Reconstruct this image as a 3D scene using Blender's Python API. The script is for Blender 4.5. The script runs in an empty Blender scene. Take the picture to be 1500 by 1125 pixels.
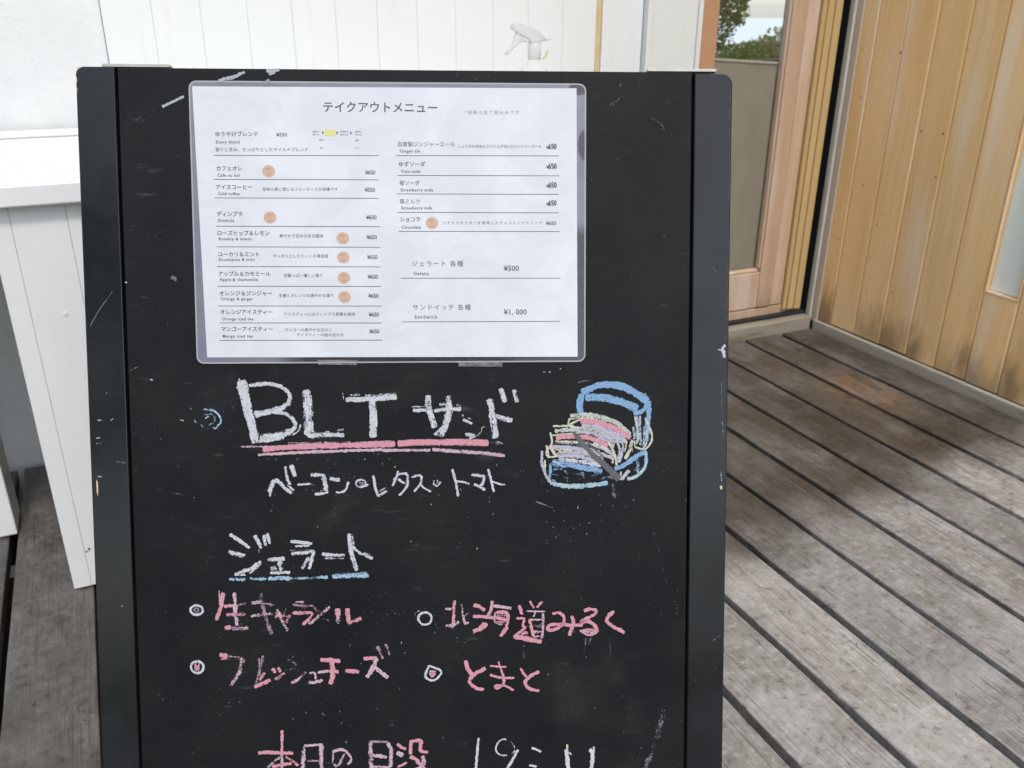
import bpy, bmesh, math, random
from mathutils import Vector, Matrix, noise as mnoise
random.seed(7)
C = bpy.context.scene.collection
scene = bpy.context.scene

# ------------------------------------------------------------------ camera
YAW, PITCH, ROLL, FPX = 0.4383, 0.40994, 0.00599, 1277.67     # photograph is 1500 px wide
fwd = Vector((math.sin(YAW)*math.cos(PITCH), math.cos(YAW)*math.cos(PITCH), -math.sin(PITCH)))
rgt0 = Vector((math.cos(YAW), -math.sin(YAW), 0)); up0 = rgt0.cross(fwd)
rgt = rgt0*math.cos(ROLL) + up0*math.sin(ROLL); upv = up0*math.cos(ROLL) - rgt0*math.sin(ROLL)
EYE = Vector((0, 0, 1.0))
cam = bpy.data.cameras.new('camera'); camo = bpy.data.objects.new('camera', cam); C.objects.link(camo)
camo.matrix_world = Matrix(((rgt.x, upv.x, -fwd.x, EYE.x), (rgt.y, upv.y, -fwd.y, EYE.y), (rgt.z, upv.z, -fwd.z, EYE.z), (0, 0, 0, 1)))
cam.sensor_width = 36; cam.lens = 36*FPX/1500; cam.clip_start = .02; cam.clip_end = 6000
cam.dof.use_dof = True; cam.dof.focus_distance = .93; cam.dof.aperture_fstop = 12.0
scene.camera = camo

# ------------------------------------------------------------------ light
SUN_EL, SUN_AZ = math.radians(58), math.radians(186)          # compass azimuth of the sun, 0 = +Y, clockwise
w = bpy.data.worlds.new('World'); scene.world = w; w.use_nodes = True
nt = w.node_tree; nt.nodes.clear()
sky = nt.nodes.new('ShaderNodeTexSky'); sky.sky_type = 'NISHITA'; sky.sun_disc = False
sky.sun_elevation = SUN_EL; sky.sun_rotation = SUN_AZ; sky.air_density = 1.0; sky.dust_density = 1.2; sky.ozone_density = 1.0
bg = nt.nodes.new('ShaderNodeBackground'); bg.inputs['Strength'].default_value = 0.15
ov = nt.nodes.new('ShaderNodeHueSaturation'); ov.inputs['Saturation'].default_value = .42
wo = nt.nodes.new('ShaderNodeOutputWorld')
nt.links.new(sky.outputs[0], ov.inputs['Color']); nt.links.new(ov.outputs[0], bg.inputs['Color']); nt.links.new(bg.outputs[0], wo.inputs[0])
sun = bpy.data.lights.new('sun', 'SUN'); sun.energy = 1.0; sun.angle = math.radians(10); sun.color = (1, .95, .88)
suno = bpy.data.objects.new('sun', sun); C.objects.link(suno)
sdir = Vector((math.sin(SUN_AZ)*math.cos(SUN_EL), math.cos(SUN_AZ)*math.cos(SUN_EL), math.sin(SUN_EL)))
suno.rotation_euler = sdir.to_track_quat('Z', 'Y').to_euler(); suno.location = sdir*20
scene.view_settings.view_transform = 'Standard'; scene.view_settings.look = 'None'
scene.view_settings.gamma = 1; scene.view_settings.use_curve_mapping = False
scene.view_settings.exposure = 1.12
scene.cycles.transparent_max_bounces = 24
scene.cycles.use_adaptive_sampling = True
try: scene.cycles.use_denoising = True
except Exception: pass

# ------------------------------------------------------------------ helpers
def ray(x, y): return rgt*((x-750)/FPX) - upv*((y-562.5)/FPX) + fwd
def on(x, y, ax, val):
    d = ray(x, y); return EYE + d*((val-EYE[ax])/d[ax])
def tag(o, label=None, cat=None, group=None, kind=None):
    if label: o['label'] = label
    if cat: o['category'] = cat
    if group: o['group'] = group
    if kind: o['kind'] = kind
    return o
def empty(name, loc=(0, 0, 0), label=None, cat=None, group=None, kind=None):
    o = bpy.data.objects.new(name, None); C.objects.link(o); o.location = loc
    return tag(o, label, cat, group, kind)
def link(name, me, mat=None, parent=None):
    o = bpy.data.objects.new(name, me); C.objects.link(o)
    if mat is not None and not me.materials: me.materials.append(mat)
    if parent is not None: o.parent = parent
    return o
def mesh_of(name, bm, smooth=False):
    me = bpy.data.meshes.new(name); bm.normal_update(); bm.to_mesh(me); bm.free()
    if smooth:
        for p in me.polygons: p.use_smooth = True
    return me
def obj(name, bm, mat, parent=None, smooth=False): return link(name, mesh_of(name, bm, smooth), mat, parent)
def add_box(bm, lo, hi, bev=0.0, seg=2):
    b2 = bmesh.new(); bmesh.ops.create_cube(b2, size=1)
    for v in b2.verts: v.co = Vector([(lo[i]+hi[i])/2 + v.co[i]*(hi[i]-lo[i]) for i in range(3)])
    if bev: bmesh.ops.bevel(b2, geom=b2.edges[:], offset=bev, segments=seg, affect='EDGES', profile=.5)
    me = bpy.data.meshes.new('tmp'); b2.to_mesh(me); b2.free(); bm.from_mesh(me); bpy.data.meshes.remove(me)
def box(name, lo, hi, mat, parent=None, bev=0.0):
    bm = bmesh.new(); add_box(bm, lo, hi, bev); return obj(name, bm, mat, parent)
def prism(name, pts, d0, d1, mat, parent=None, bev=0.0, plane='XY', smooth=False):
    """closed outline extruded between d0 and d1 on the remaining axis"""
    bm = bmesh.new()
    def co(p, d): return Vector((p[0], p[1], d)) if plane == 'XY' else (Vector((p[0], d, p[1])) if plane == 'XZ' else Vector((d, p[0], p[1])))
    a = [bm.verts.new(co(p, d0)) for p in pts]; b = [bm.verts.new(co(p, d1)) for p in pts]
    n = len(pts); bm.faces.new(a); bm.faces.new(b[::-1])
    for i in range(n): bm.faces.new((a[i], a[(i+1) % n], b[(i+1) % n], b[i])[::-1])
    bmesh.ops.recalc_face_normals(bm, faces=bm.faces[:])
    if bev:
        es = [e for e in bm.edges if (e.verts[0] in a) == (e.verts[1] in a)]
        bmesh.ops.bevel(bm, geom=es, offset=bev, segments=2, affect='EDGES', profile=.5)
    return obj(name, bm, mat, parent, smooth)

# ------------------------------------------------------------------ materials
class N:
    def __init__(s, name):
        s.m = bpy.data.materials.new(name); s.m.use_nodes = True; s.t = s.m.node_tree; s.t.nodes.clear()
        s.out = s.t.nodes.new('ShaderNodeOutputMaterial')
    def n(s, typ, **kw):
        nd = s.t.nodes.new(typ)
        for k, v in kw.items(): setattr(nd, k, v)
        return nd
    def set(s, nd, key, val):
        if val is None: return
        if isinstance(val, bpy.types.NodeSocket): s.t.links.new(val, nd.inputs[key])
        else:
            if isinstance(val, tuple) and len(val) == 3 and nd.inputs[key].type == 'RGBA': val = (*val, 1)
            nd.inputs[key].default_value = val
    def pos(s, scale=(1, 1, 1), obj=False, rot=(0, 0, 0)):
        g = s.n('ShaderNodeTexCoord').outputs['Object'] if obj else s.n('ShaderNodeNewGeometry').outputs['Position']
        m = s.n('ShaderNodeMapping'); s.set(m, 'Vector', g); m.inputs['Scale'].default_value = scale; m.inputs['Rotation'].default_value = rot
        return m.outputs[0]
    def rand(s, vec, amt=7.0):
        r = s.n('ShaderNodeObjectInfo').outputs['Random']; mul = s.math('MULTIPLY', r, amt)
        c = s.n('ShaderNodeCombineXYZ'); [s.set(c, i, mul) for i in range(3)]
        a = s.n('ShaderNodeVectorMath', operation='ADD'); s.set(a, 0, vec); s.set(a, 1, c.outputs[0]); return a.outputs[0]
    def noise(s, vec, scale=5, detail=4, rough=.55, dist=0):
        t = s.n('ShaderNodeTexNoise'); s.set(t, 'Vector', vec); s.set(t, 'Scale', scale); s.set(t, 'Detail', detail); s.set(t, 'Roughness', rough); s.set(t, 'Distortion', dist)
        return t.outputs['Fac']
    def math(s, op, a, b=None, c=None, clamp=False):
        m = s.n('ShaderNodeMath', operation=op); m.use_clamp = clamp; s.set(m, 0, a)
        if b is not None: s.set(m, 1, b)
        if c is not None: s.set(m, 2, c)
        return m.outputs[0]
    def ramp(s, fac, a, b, va=0.0, vb=1.0):
        m = s.n('ShaderNodeMapRange'); m.interpolation_type = 'SMOOTHSTEP'
        s.set(m, 'Value', fac); s.set(m, 'From Min', a); s.set(m, 'From Max', b); s.set(m, 'To Min', va); s.set(m, 'To Max', vb); return m.outputs[0]
    def mix(s, fac, a, b, mode='MIX'):
        m = s.n('ShaderNodeMix', data_type='RGBA', blend_type=mode); 
        s.set(m, 0, fac); s.set(m, 6, a); s.set(m, 7, b); return m.outputs[2]
    def bump(s, h, strength=.3, dist=.002, nrm=None):
        b = s.n('ShaderNodeBump'); s.set(b, 'Height', h); s.set(b, 'Strength', strength); s.set(b, 'Distance', dist)
        if nrm is not None: s.set(b, 'Normal', nrm)
        return b.outputs[0]
    def bsdf(s, col, rough=.5, normal=None, **kw):
        p = s.n('ShaderNodeBsdfPrincipled'); s.set(p, 'Base Color', col); s.set(p, 'Roughness', rough)
        if normal is not None: s.set(p, 'Normal', normal)
        for k, v in kw.items(): s.set(p, k.replace('_', ' '), v)
        return p.outputs[0]
    def done(s, sh): s.t.links.new(sh, s.out.inputs[0]); return s.m
    def mixsh(s, fac, a, b):
        m = s.n('ShaderNodeMixShader'); s.set(m, 0, fac); s.set(m, 1, a); s.set(m, 2, b); return m.outputs[0]
    def sep(s, vec):
        x = s.n('ShaderNodeSeparateXYZ'); s.set(x, 0, vec); return x.outputs

def mat_paint(name, col, dirt=(.45, .42, .34), amt=.35, rough=.45, streak=(9, 9, 1.2), bumps=.12):
    k = N(name); p = k.rand(k.pos(streak)); n1 = k.noise(p, 2.5, 5, .6); n2 = k.noise(k.rand(k.pos()), 120, 4, .6); n3 = k.noise(k.pos(), 5, 3)
    d = k.math('MULTIPLY', k.ramp(n1, .52, .8), amt)
    c = k.mix(d, col, dirt); sp = k.ramp(n2, .70, .76, 0, .5); c = k.mix(sp, c, tuple(x*.55 for x in dirt))
    c = k.mix(k.ramp(n3, .3, .75, 0, .10), c, tuple(x*.75 for x in col))
    return k.done(k.bsdf(c, k.ramp(n1, .2, .8, rough-.1, rough+.15), k.bump(k.noise(k.pos((60, 60, 8)), 4, 5, .6), bumps, .002)))

M = {}
def M_stucco():
    k = N('white_stucco'); n = k.noise(k.pos(), 230, 4, .65); n2 = k.noise(k.pos(), 4, 3); n3 = k.noise(k.pos(), 60, 3)
    c = k.mix(k.ramp(n2, .35, .7), (.60, .615, .62), (.67, .68, .68)); c = k.mix(k.ramp(n3, .55, .8, 0, .2), c, (.48, .49, .48))
    return k.done(k.bsdf(c, .85, k.bump(k.math('ADD', n, k.math('MULTIPLY', n3, .8)), .55, .003)))
M['stucco'] = M_stucco()
M['siding'] = mat_paint('white_siding_paint', (.65, .67, .665), (.56, .51, .42), .30, .4)
M['counter'] = mat_paint('white_counter_paint', (.66, .675, .68), (.55, .50, .42), .25, .45)
M['trim'] = mat_paint('white_trim_paint', (.62, .635, .62), (.60, .49, .26), .35, .45)
def M_joint():
    k = N('yellowed_sealant'); n = k.noise(k.pos((30, 30, 9)), 2, 5, .6)
    return k.done(k.bsdf(k.mix(k.ramp(n, .35, .65), (.52, .36, .13), (.54, .46, .27)), .6))
M['joint'] = M_joint()

def M_deck():
    k = N('weathered_deck_timber')
    P = k.pos(); R = k.rand(k.pos(), 5)
    big = k.noise(R, 2.6, 5, .65); mid = k.noise(R, 14, 7, .7, .5)
    g1 = k.noise(k.rand(k.pos((120, 4, 40)), 9), 2.0, 7, .72, .2)
    g3 = k.noise(k.rand(k.pos((420, 9, 60)), 13), 1.5, 4, .7)
    fine = k.noise(P, 330, 4, .75); fm = k.noise(R, 60, 6, .75)
    c = k.mix(k.ramp(big, .3, .7), (.185, .174, .162), (.30, .288, .275))
    c = k.mix(k.ramp(mid, .42, .68, 0, .75), c, (.36, .355, .35))
    c = k.mix(k.ramp(fm, .50, .66, 0, .6), c, (.43, .425, .415))
    c = k.mix(k.ramp(fm, .46, .34, 0, .55), c, (.045, .040, .036))
    c = k.mix(k.math('MULTIPLY', k.ramp(g1, .48, .66, 0, .75), k.ramp(k.noise(R, 4.5, 4, .6), .36, .60, .25, 1)), c, (.060, .053, .046))
    c = k.mix(k.math('MULTIPLY', k.ramp(g3, .56, .72, 0, .6), k.ramp(big, .40, .62)), c, (.05, .044, .038))
    rnd = k.n('ShaderNodeObjectInfo').outputs['Random']
    hs = k.n('ShaderNodeHueSaturation'); k.set(hs, 'Color', c); k.set(hs, 'Value', k.math('MULTIPLY_ADD', rnd, .34, .83)); k.set(hs, 'Saturation', k.math('MULTIPLY_ADD', rnd, .7, .65)); c = hs.outputs[0]
    s1 = k.noise(k.pos((30, 190, 1), rot=(0, 0, .5)), 1, 4, .75, .6); s2 = k.noise(k.pos((210, 26, 1), rot=(0, 0, -.35)), 1, 4, .75, .5); s3 = k.noise(k.pos((60, 60, 1)), 1.6, 6, .8, 1.2)
    msk = k.ramp(k.noise(R, 7, 4, .6), .40, .62)
    sc = k.math('MULTIPLY', k.math('MAXIMUM', k.math('MAXIMUM', k.ramp(s1, .64, .70), k.ramp(s2, .65, .71)), k.ramp(s3, .62, .70)), msk)
    c = k.mix(k.math('MULTIPLY', sc, .60), c, (.42, .41, .39))
    sp = k.ramp(k.noise(P, 120, 3, .7), .67, .73, 0, .7); c = k.mix(sp, c, (.42, .40, .36))
    dk = k.ramp(k.noise(k.pos((1.0, .5, 1)), 85, 3, .7), .66, .73, 0, .8); c = k.mix(dk, c, (.03, .026, .022))
    ck = k.ramp(k.noise(k.rand(k.pos((90, 2.2, 1)), 41), 1.2, 3, .5, .8), .70, .73, 0, .85); c = k.mix(ck, c, (.02, .017, .014))
    # damp brown area by the door with eaves shade painted in, uneven front
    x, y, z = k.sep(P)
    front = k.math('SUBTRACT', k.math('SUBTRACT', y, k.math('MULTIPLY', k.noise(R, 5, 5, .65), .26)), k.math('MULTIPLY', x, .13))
    damp_shade = k.ramp(k.math('ADD', front, k.ramp(x, .1, .4, .28, 0)), .74, .96)  # reaches further forward at left as painted shade beside the sign
    damp_shade = k.math('MULTIPLY', damp_shade, k.ramp(k.noise(k.rand(k.pos((2, .8, 1)), 3), 5, 4), .25, .6, .7, 1))
    damp_shade = k.math('MULTIPLY', damp_shade, k.ramp(x, .4, .8, .85, 1))
    c = k.mix(damp_shade, c, k.mix(1.0, c, (.23, .195, .165), 'MULTIPLY'))
    dx = k.math('SUBTRACT', x, 1.867); dy = k.math('MULTIPLY', k.math('SUBTRACT', y, 1.63), .62)
    dd = k.math('SQRT', k.math('ADD', k.math('MULTIPLY', dx, dx), k.math('MULTIPLY', dy, dy)))
    rs = k.math('MULTIPLY', k.ramp(dd, .03, .13, 1, 0), k.ramp(k.noise(P, 30, 5, .7), .35, .62)); c = k.mix(k.math('MULTIPLY', rs, .38), c, (.32, .17, .05))
    rough = k.math('SUBTRACT', k.ramp(mid, .3, .8, .46, .74), k.math('MULTIPLY', damp_shade, .10))
    h = k.math('ADD', k.math('MULTIPLY', g1, .9), k.math('MULTIPLY', fine, .25)); h = k.math('ADD', h, k.math('MULTIPLY', fm, .4)); h = k.math('SUBTRACT', h, k.math('MULTIPLY', ck, .8))
    return k.done(k.bsdf(c, rough, k.bump(h, .7, .003)))
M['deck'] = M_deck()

def M_wood(name, a, b, pale, grain, axis=2, amt=.5, worn=True):
    k = N(name)
    st = (26, 26, 26); st = tuple(1.1 if i == axis else v for i, v in enumerate(st))
    P = k.rand(k.pos(st), 11); g = k.noise(P, 1.6, 6, .6, .5)
    st2 = tuple(.8 if i == axis else 7 for i in range(3)); P2 = k.rand(k.pos(st2), 23); g2 = k.noise(P2, 1.2, 4, .6)
    wst = tuple(.22 if i == axis else 1.0 for i in range(3))
    wv = k.n('ShaderNodeTexWave', wave_type='RINGS'); k.set(wv, 'Vector', k.rand(k.pos(wst), 17)); k.set(wv, 'Scale', 22); k.set(wv, 'Distortion', 6); k.set(wv, 'Detail', 3); k.set(wv, 'Detail Scale', 1.2)
    rnd = k.n('ShaderNodeObjectInfo').outputs['Random']; gf = k.noise(k.rand(k.pos(tuple(4 if i == axis else 150 for i in range(3))), 19), 1.5, 5, .7)
    c = k.mix(k.ramp(g2, .3, .7), a, b)
    c = k.mix(k.ramp(gf, .5, .75, 0, .38), c, grain)
    c = k.mix(k.ramp(g, .42, .75, 0, amt), c, grain)
    c = k.mix(k.math('MULTIPLY', wv.outputs['Fac'], .10), c, grain)
    if worn:
        pw = k.ramp(k.noise(k.rand(k.pos(tuple(1.3 if i == axis else 9 for i in range(3))), 31), 1.3, 3, .5), .50, .72, 0, .75); c = k.mix(pw, c, pale)
    hs = k.n('ShaderNodeHueSaturation'); k.set(hs, 'Color', c); k.set(hs, 'Value', k.math('MULTIPLY_ADD', rnd, .14, .92)); c = hs.outputs[0]
    # knots
    vo = k.n('ShaderNodeTexVoronoi'); k.set(vo, 'Vector', k.rand(k.pos((1, 1, .55)), 3)); k.set(vo, 'Scale', 7.5)
    c = k.mix(k.ramp(vo.outputs['Distance'], .010, .028, .7, 0), c, (.16, .08, .03))
    # grime rising from the foot
    z = k.sep(k.pos())[2]
    gr = k.math('MULTIPLY', k.math('MULTIPLY', k.ramp(k.math('ADD', z, k.math('MULTIPLY', k.noise(k.rand(k.pos((1, 1, .4)), 4), 22, 4, .6), -.30)), -.12, .03, 1, 0), k.ramp(k.noise(k.rand(k.pos((1, 1, .3)), 29), 4, 2), .38, .58)), .75)
    if worn: c = k.mix(gr, c, (.17, .12, .075))
    return k.done(k.bsdf(c, .55, k.bump(g, .25, .0015)))
M['pine'] = M_wood('varnished_pine', (.78, .51, .22), (.84, .59, .31), (.80, .64, .48), (.64, .37, .145))
M['jamb'] = M_wood('yellow_jamb_timber', (.46, .315, .13), (.50, .355, .17), (.5, .36, .2), (.46, .30, .13), worn=False)
M['doorwood'] = M_wood('weathered_pinkish_door_timber', (.52, .365, .25), (.46, .315, .21), (.56, .47, .40), (.36, .23, .155))
M['doorwood2'] = M_wood('reddish_door_timber', (.43, .235, .135), (.38, .205, .115), (.44, .27, .2), (.38, .20, .13), worn=False)
def M_grey():
    k = N('grey_aluminium_strip'); n = k.noise(k.pos((40, 40, 6)), 2, 4)
    return k.done(k.bsdf(k.mix(k.ramp(n, .3, .7), (.40, .40, .34), (.50, .49, .43)), .5, k.bump(n, .1, .002)))
M['alu'] = M_grey()
def M_plain(name, col, rough=.5, n_amt=.12, scale=60, **kw):
    k = N(name); n = k.noise(k.pos(), scale, 4, .6)
    c = k.mix(k.ramp(n, .3, .7), tuple(v*(1-n_amt) for v in col), tuple(min(1, v*(1+n_amt)) for v in col))
    return k.done(k.bsdf(c, rough, k.bump(n, .08, .001), **kw))
M['black'] = M_plain('black_rubber_gap', (.012, .012, .012), .8)
M['sill'] = mat_paint('pale_sill_timber', (.27, .24, .19), (.10, .08, .06), .9, .6, (1.5, 9, 9))
M['kerb'] = mat_paint('worn_white_threshold', (.37, .34, .28), (.11, .085, .055), 1.0, .6, (9, 1.2, 9))
M['blind'] = M_plain('taupe_blind_fabric', (.27, .235, .19), .85, .10, 9)
M['hem'] = M_plain('pale_blind_hem', (.42, .40, .33), .7, .05)
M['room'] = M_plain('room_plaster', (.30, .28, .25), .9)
M['soil'] = M_plain('dark_soil', (.035, .035, .028), .95, .4, 12)
M['joist'] = M_plain('dark_joist_timber', (.03, .026, .022), .9)
M['roofing'] = M_plain('white_soffit', (.70, .70, .68), .7)
def M_glass():
    k = N('door_glass'); fr = k.n('ShaderNodeFresnel'); k.set(fr, 'IOR', k.math('MULTIPLY_ADD', k.n('ShaderNodeNewGeometry').outputs['Backfacing'], -.8333, 1.5))
    tr = k.n('ShaderNodeBsdfTransparent'); k.set(tr, 'Color', (.95, .965, .96)); gl = k.n('ShaderNodeBsdfGlossy'); k.set(gl, 'Roughness', .01); k.set(gl, 'Color', (1, 1, 1))
    return k.done(k.mixsh(fr.outputs[0], tr.outputs[0], gl.outputs[0]))
M['glass'] = M_glass()
def M_frost():
    k = N('frosted_green_glass'); n = k.noise(k.pos(), 9, 3); f = k.noise(k.pos(), 500, 2)
    c = k.mix(k.ramp(n, .3, .7), (.84, .92, .84), (.90, .95, .90))
    return k.done(k.bsdf(c, .22, k.bump(f, .15, .0006), Transmission_Weight=.12, IOR=1.45))
M['frost'] = M_frost()

# sign materials
def M_board():
    k = N('blackboard_paint'); P = k.pos(obj=True)
    n = k.noise(P, 9, 5, .6); n2 = k.noise(P, 300, 3, .6); sm = k.noise(k.pos((1, 1, 1), obj=True, rot=(0, 0, .7)), 5.5, 6, .68, .8)
    st = k.noise(k.pos((16, 70, 1), obj=True, rot=(0, 0, .9)), 1.5, 4, .6)
    c = k.mix(k.ramp(n, .3, .7), (.0030, .0040, .0052), (.0070, .0077, .0088))
    c = k.mix(k.ramp(sm, .56, .82, 0, .09), c, (.15, .145, .145))
    c = k.mix(k.math('MULTIPLY', k.ramp(st, .60, .8, 0, .22), k.ramp(n, .40, .6)), c, (.14, .14, .15))
    dust = k.math('MULTIPLY', k.ramp(k.noise(P, 420, 2, .6), .70, .76, 0, .45), k.ramp(k.noise(P, 14, 3), .45, .65)); c = k.mix(dust, c, (.4, .4, .42))
    return k.done(k.bsdf(c, k.ramp(sm, .3, .7, .50, .62), k.bump(n2, .10, .0006), Specular_IOR_Level=.15))
M['board'] = M_board()
def M_stile():
    k = N('black_frame_lacquer'); P = k.pos(obj=True); n = k.noise(P, 7, 4, .6); f = k.noise(k.pos((1, .12, 1), obj=True), 260, 3)
    sc = k.noise(k.pos((60, 14, 1), obj=True, rot=(0, 0, .4)), 2, 3, .7, .6)
    c = k.mix(k.ramp(n, .3, .7), (.005, .006, .0075), (.010, .0115, .0135)); c = k.mix(k.ramp(sc, .74, .78, 0, .35), c, (.3, .3, .31))
    return k.done(k.bsdf(c, k.ramp(n, .3, .7, .17, .27), k.bump(f, .07, .0006), Specular_IOR_Level=.33))
M['stile'] = M_stile()
M['nail'] = M_plain('rusty_nail', (.16, .09, .045), .7, .3, 300)
M['steel'] = M_plain('brushed_metal_hinge', (.34, .335, .31), .5, .08, 90, Metallic=.3)
M['paper'] = None
def M_paper():
    k = N('white_menu_paper'); P = k.pos(obj=True); n = k.noise(P, 14, 5, .6, .8); n2 = k.noise(P, 30, 4)
    c = k.mix(k.ramp(n, .35, .7), (.45, .465, .50), (.50, .515, .55))
    return k.done(k.bsdf(c, .17, k.bump(k.math('ADD', n, k.math('MULTIPLY', n2, .4)), .18, .005), Specular_IOR_Level=.5))
M['paper'] = M_paper()
M['chipwood'] = M_plain('bare_chipped_wood', (.5, .36, .22), .8)

def M_chalk():
    k = N('chalk_and_wax_marks'); at = k.n('ShaderNodeAttribute', attribute_name='chalk'); col, dens = at.outputs['Color'], at.outputs['Alpha']
    uv = k.n('ShaderNodeUVMap', uv_map='stroke').outputs[0]; su = k.sep(uv)
    edge = k.math('POWER', k.math('ABSOLUTE', su[1]), 2.5)
    gr = k.noise(k.pos(obj=True), 640, 3, .7)
    mp = k.n('ShaderNodeMapping'); k.set(mp, 'Vector', uv); mp.inputs['Scale'].default_value = (70, 3.4, 1); strk = k.noise(mp.outputs[0], 1, 4, .65)
    pt = k.noise(k.pos(obj=True), 90, 3, .6)
    v = k.math('ADD', k.math('MULTIPLY', gr, .55), k.math('MULTIPLY', strk, .40)); v = k.math('ADD', v, k.math('MULTIPLY', pt, .35))
    v = k.math('SUBTRACT', v, k.math('MULTIPLY', edge, .13))
    th = k.math('MULTIPLY_ADD', dens, -.44, .885)
    a = k.ramp(k.math('SUBTRACT', v, th), -.05, .07)
    a = k.math('MULTIPLY', a, k.ramp(dens, 0, .6, .45, 1))
    c = k.mix(k.ramp(k.math('ADD', k.math('MULTIPLY', gr, .5), k.math('MULTIPLY', strk, .5)), .40, .58, .40, 0), k.mix(1.0, col, (.60, .60, .60), 'MULTIPLY'), (.10, .10, .11))
    return k.done(k.mixsh(a, k.n('ShaderNodeBsdfTransparent').outputs[0], k.bsdf(c, .9, k.bump(gr, .2, .0005), Specular_IOR_Level=.15)))
M['chalk'] = M_chalk()
def M_ink(name, col): 
    k = N(name); return k.done(k.bsdf(col, .35))
M['ink'] = M_ink('grey_print', (.035, .035, .048)); M['redink'] = M_ink('red_print', (.28, .12, .13)); M['pen'] = M_ink('black_marker', (.035, .03, .045))
M['badge'] = M_ink('tan_print', (.42, .28, .20)); M['badgetext'] = M_ink('brown_print', (.30, .17, .11)); M['yellow'] = M_ink('yellow_print', (.50, .45, .17))
def M_lam():
    k = N('laminate_film'); P = k.pos(obj=True); x, y, z = k.sep(P)
    n = k.noise(P, 16, 4, .6, .6); n2 = k.noise(P, 160, 4, .7)
    # grey reflection painted into the film: milky all round except the lower right run of the border and two small pockets
    low = k.math('MULTIPLY', k.ramp(k.math('ADD', x, k.math('MULTIPLY', n, .05)), .405, .425), k.ramp(k.math('ADD', y, k.math('MULTIPLY', n, .03)), .155, .175, 1, 0))
    bot = k.math('MULTIPLY', k.ramp(y, .012, .006), k.ramp(k.math('ADD', x, k.math('MULTIPLY', n, .06)), .10, .16))
    def spot(cx, cy, rx, ry):
        a = k.math('DIVIDE', k.math('SUBTRACT', x, cx), rx); b = k.math('DIVIDE', k.math('SUBTRACT', y, cy), ry)
        return k.ramp(k.math('ADD', k.math('MULTIPLY', a, a), k.math('MULTIPLY', b, b)), .5, 1.2, 1, 0)
    clear = k.math('MAXIMUM', k.math('MAXIMUM', low, bot), k.math('MAXIMUM', spot(.424, .236, .008, .018), spot(.418, .297, .012, .008)))
    grey_sheen = k.math('MULTIPLY_ADD', clear, -.88, .92)
    grey_sheen = k.math('ADD', grey_sheen, k.math('MULTIPLY', k.math('MULTIPLY', clear, k.ramp(n2, .55, .8)), .35))
    c = k.mix(k.ramp(n, .3, .7), (.115, .115, .155), (.145, .15, .19))
    body = k.mixsh(grey_sheen, k.n('ShaderNodeBsdfTransparent').outputs[0], k.bsdf(c, .35, k.bump(n2, .1, .001)))
    fr = k.n('ShaderNodeFresnel'); k.set(fr, 'IOR', k.math('MULTIPLY_ADD', k.n('ShaderNodeNewGeometry').outputs['Backfacing'], -.7603, 1.45)); g = k.n('ShaderNodeBsdfGlossy'); k.set(g, 'Roughness', .12)
    return k.done(k.mixsh(fr.outputs[0], body, g.outputs[0]))
M['lam'] = M_lam()
def M_lamedge():
    k = N('laminate_welded_rim'); return k.done(k.mixsh(.55, k.n('ShaderNodeBsdfTransparent').outputs[0], k.bsdf((.45, .45, .48), .25)))
M['lamedge'] = M_lamedge()
def M_tape():
    k = N('clear_tape'); n = k.noise(k.pos(obj=True), 120, 4, .7)
    return k.done(k.mixsh(k.ramp(n, .3, .8, .10, .40), k.n('ShaderNodeBsdfTransparent').outputs[0], k.bsdf((.40, .36, .37), .3)))
M['tape'] = M_tape()

# ------------------------------------------------------------------ setting: ground, deck
ground = box('ground', (-60, -60, -.62), (60, 25, -.5), M_plain('grass_green_ground', (.05, .085, .025), .95, .4, 3)); tag(ground, 'green grassy ground around and under the timber deck', kind='structure')
low_sky_sheet = box('low_sky_sheet', (-1900, -1900, -26.5), (1900, 1900, -26), M_plain('hazy_low_sky', (.30, .36, .40), .25, .05, .02)); tag(low_sky_sheet, 'pale sheet added beyond the garden in place of the low sky', kind='structure')  # sheet added to look like pale sky low in the door glass
soil = box('ground_under_deck', (-2.6, -2.6, -.40), (2.4, 2.3, -.30), M['soil']); tag(soil, 'dark bare soil under the deck boards', kind='structure')

deck = empty('deck', (0, 0, 0), 'weathered grey timber deck with dark gaps between boards', kind='structure')
gaps = [2.108, 1.970, 1.819, 1.667, 1.516, 1.365, 1.214, 1.066, .918, .767, .617, .468, .319, .170, .021, -.129, -.279, -.429, -.579, -.729, -.879, -1.03, -1.18]
def deck_board(x0, x1, y0, y1, th=.028):
    bm = bmesh.new(); nseg = 44; sd = random.random()*50; rows = []
    for i in range(nseg+1):
        y = y0 + (y1-y0)*i/nseg
        def j(s, f, a): return mnoise.noise(Vector((s+sd, y*f, sd)))*a
        l = x0 + j(0, 6, .0016) + max(0, j(3, 16, .006)-.0035); r = x1 + j(9, 6, .0016) - max(0, j(5, 15, .006)-.0035)
        z = j(20, 1.2, .0022); b = .0014 + abs(j(7, 14, .0035))
        rows.append([bm.verts.new(p) for p in ((l, y, -th), (l, y, z-b), (l+b*.35, y, z-b*.3), (l+b*1.1, y, z), (r-b*1.1, y, z), (r-b*.35, y, z-b*.3), (r, y, z-b), (r, y, -th))])
    for a, b in zip(rows, rows[1:]):
        for q in range(8): bm.faces.new((a[q], a[(q+1) % 8], b[(q+1) % 8], b[q]))
    bm.faces.new(rows[0]); bm.faces.new(rows[-1][::-1])
    bmesh.ops.recalc_face_normals(bm, faces=bm.faces[:])
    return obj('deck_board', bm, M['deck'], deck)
GAP = .0150
for a, b in zip(gaps[1:], gaps[:-1]):
    o = deck_board(a+GAP/2, b-GAP/2, -2.4, 2.098 + random.uniform(-.004, .004))
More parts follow.
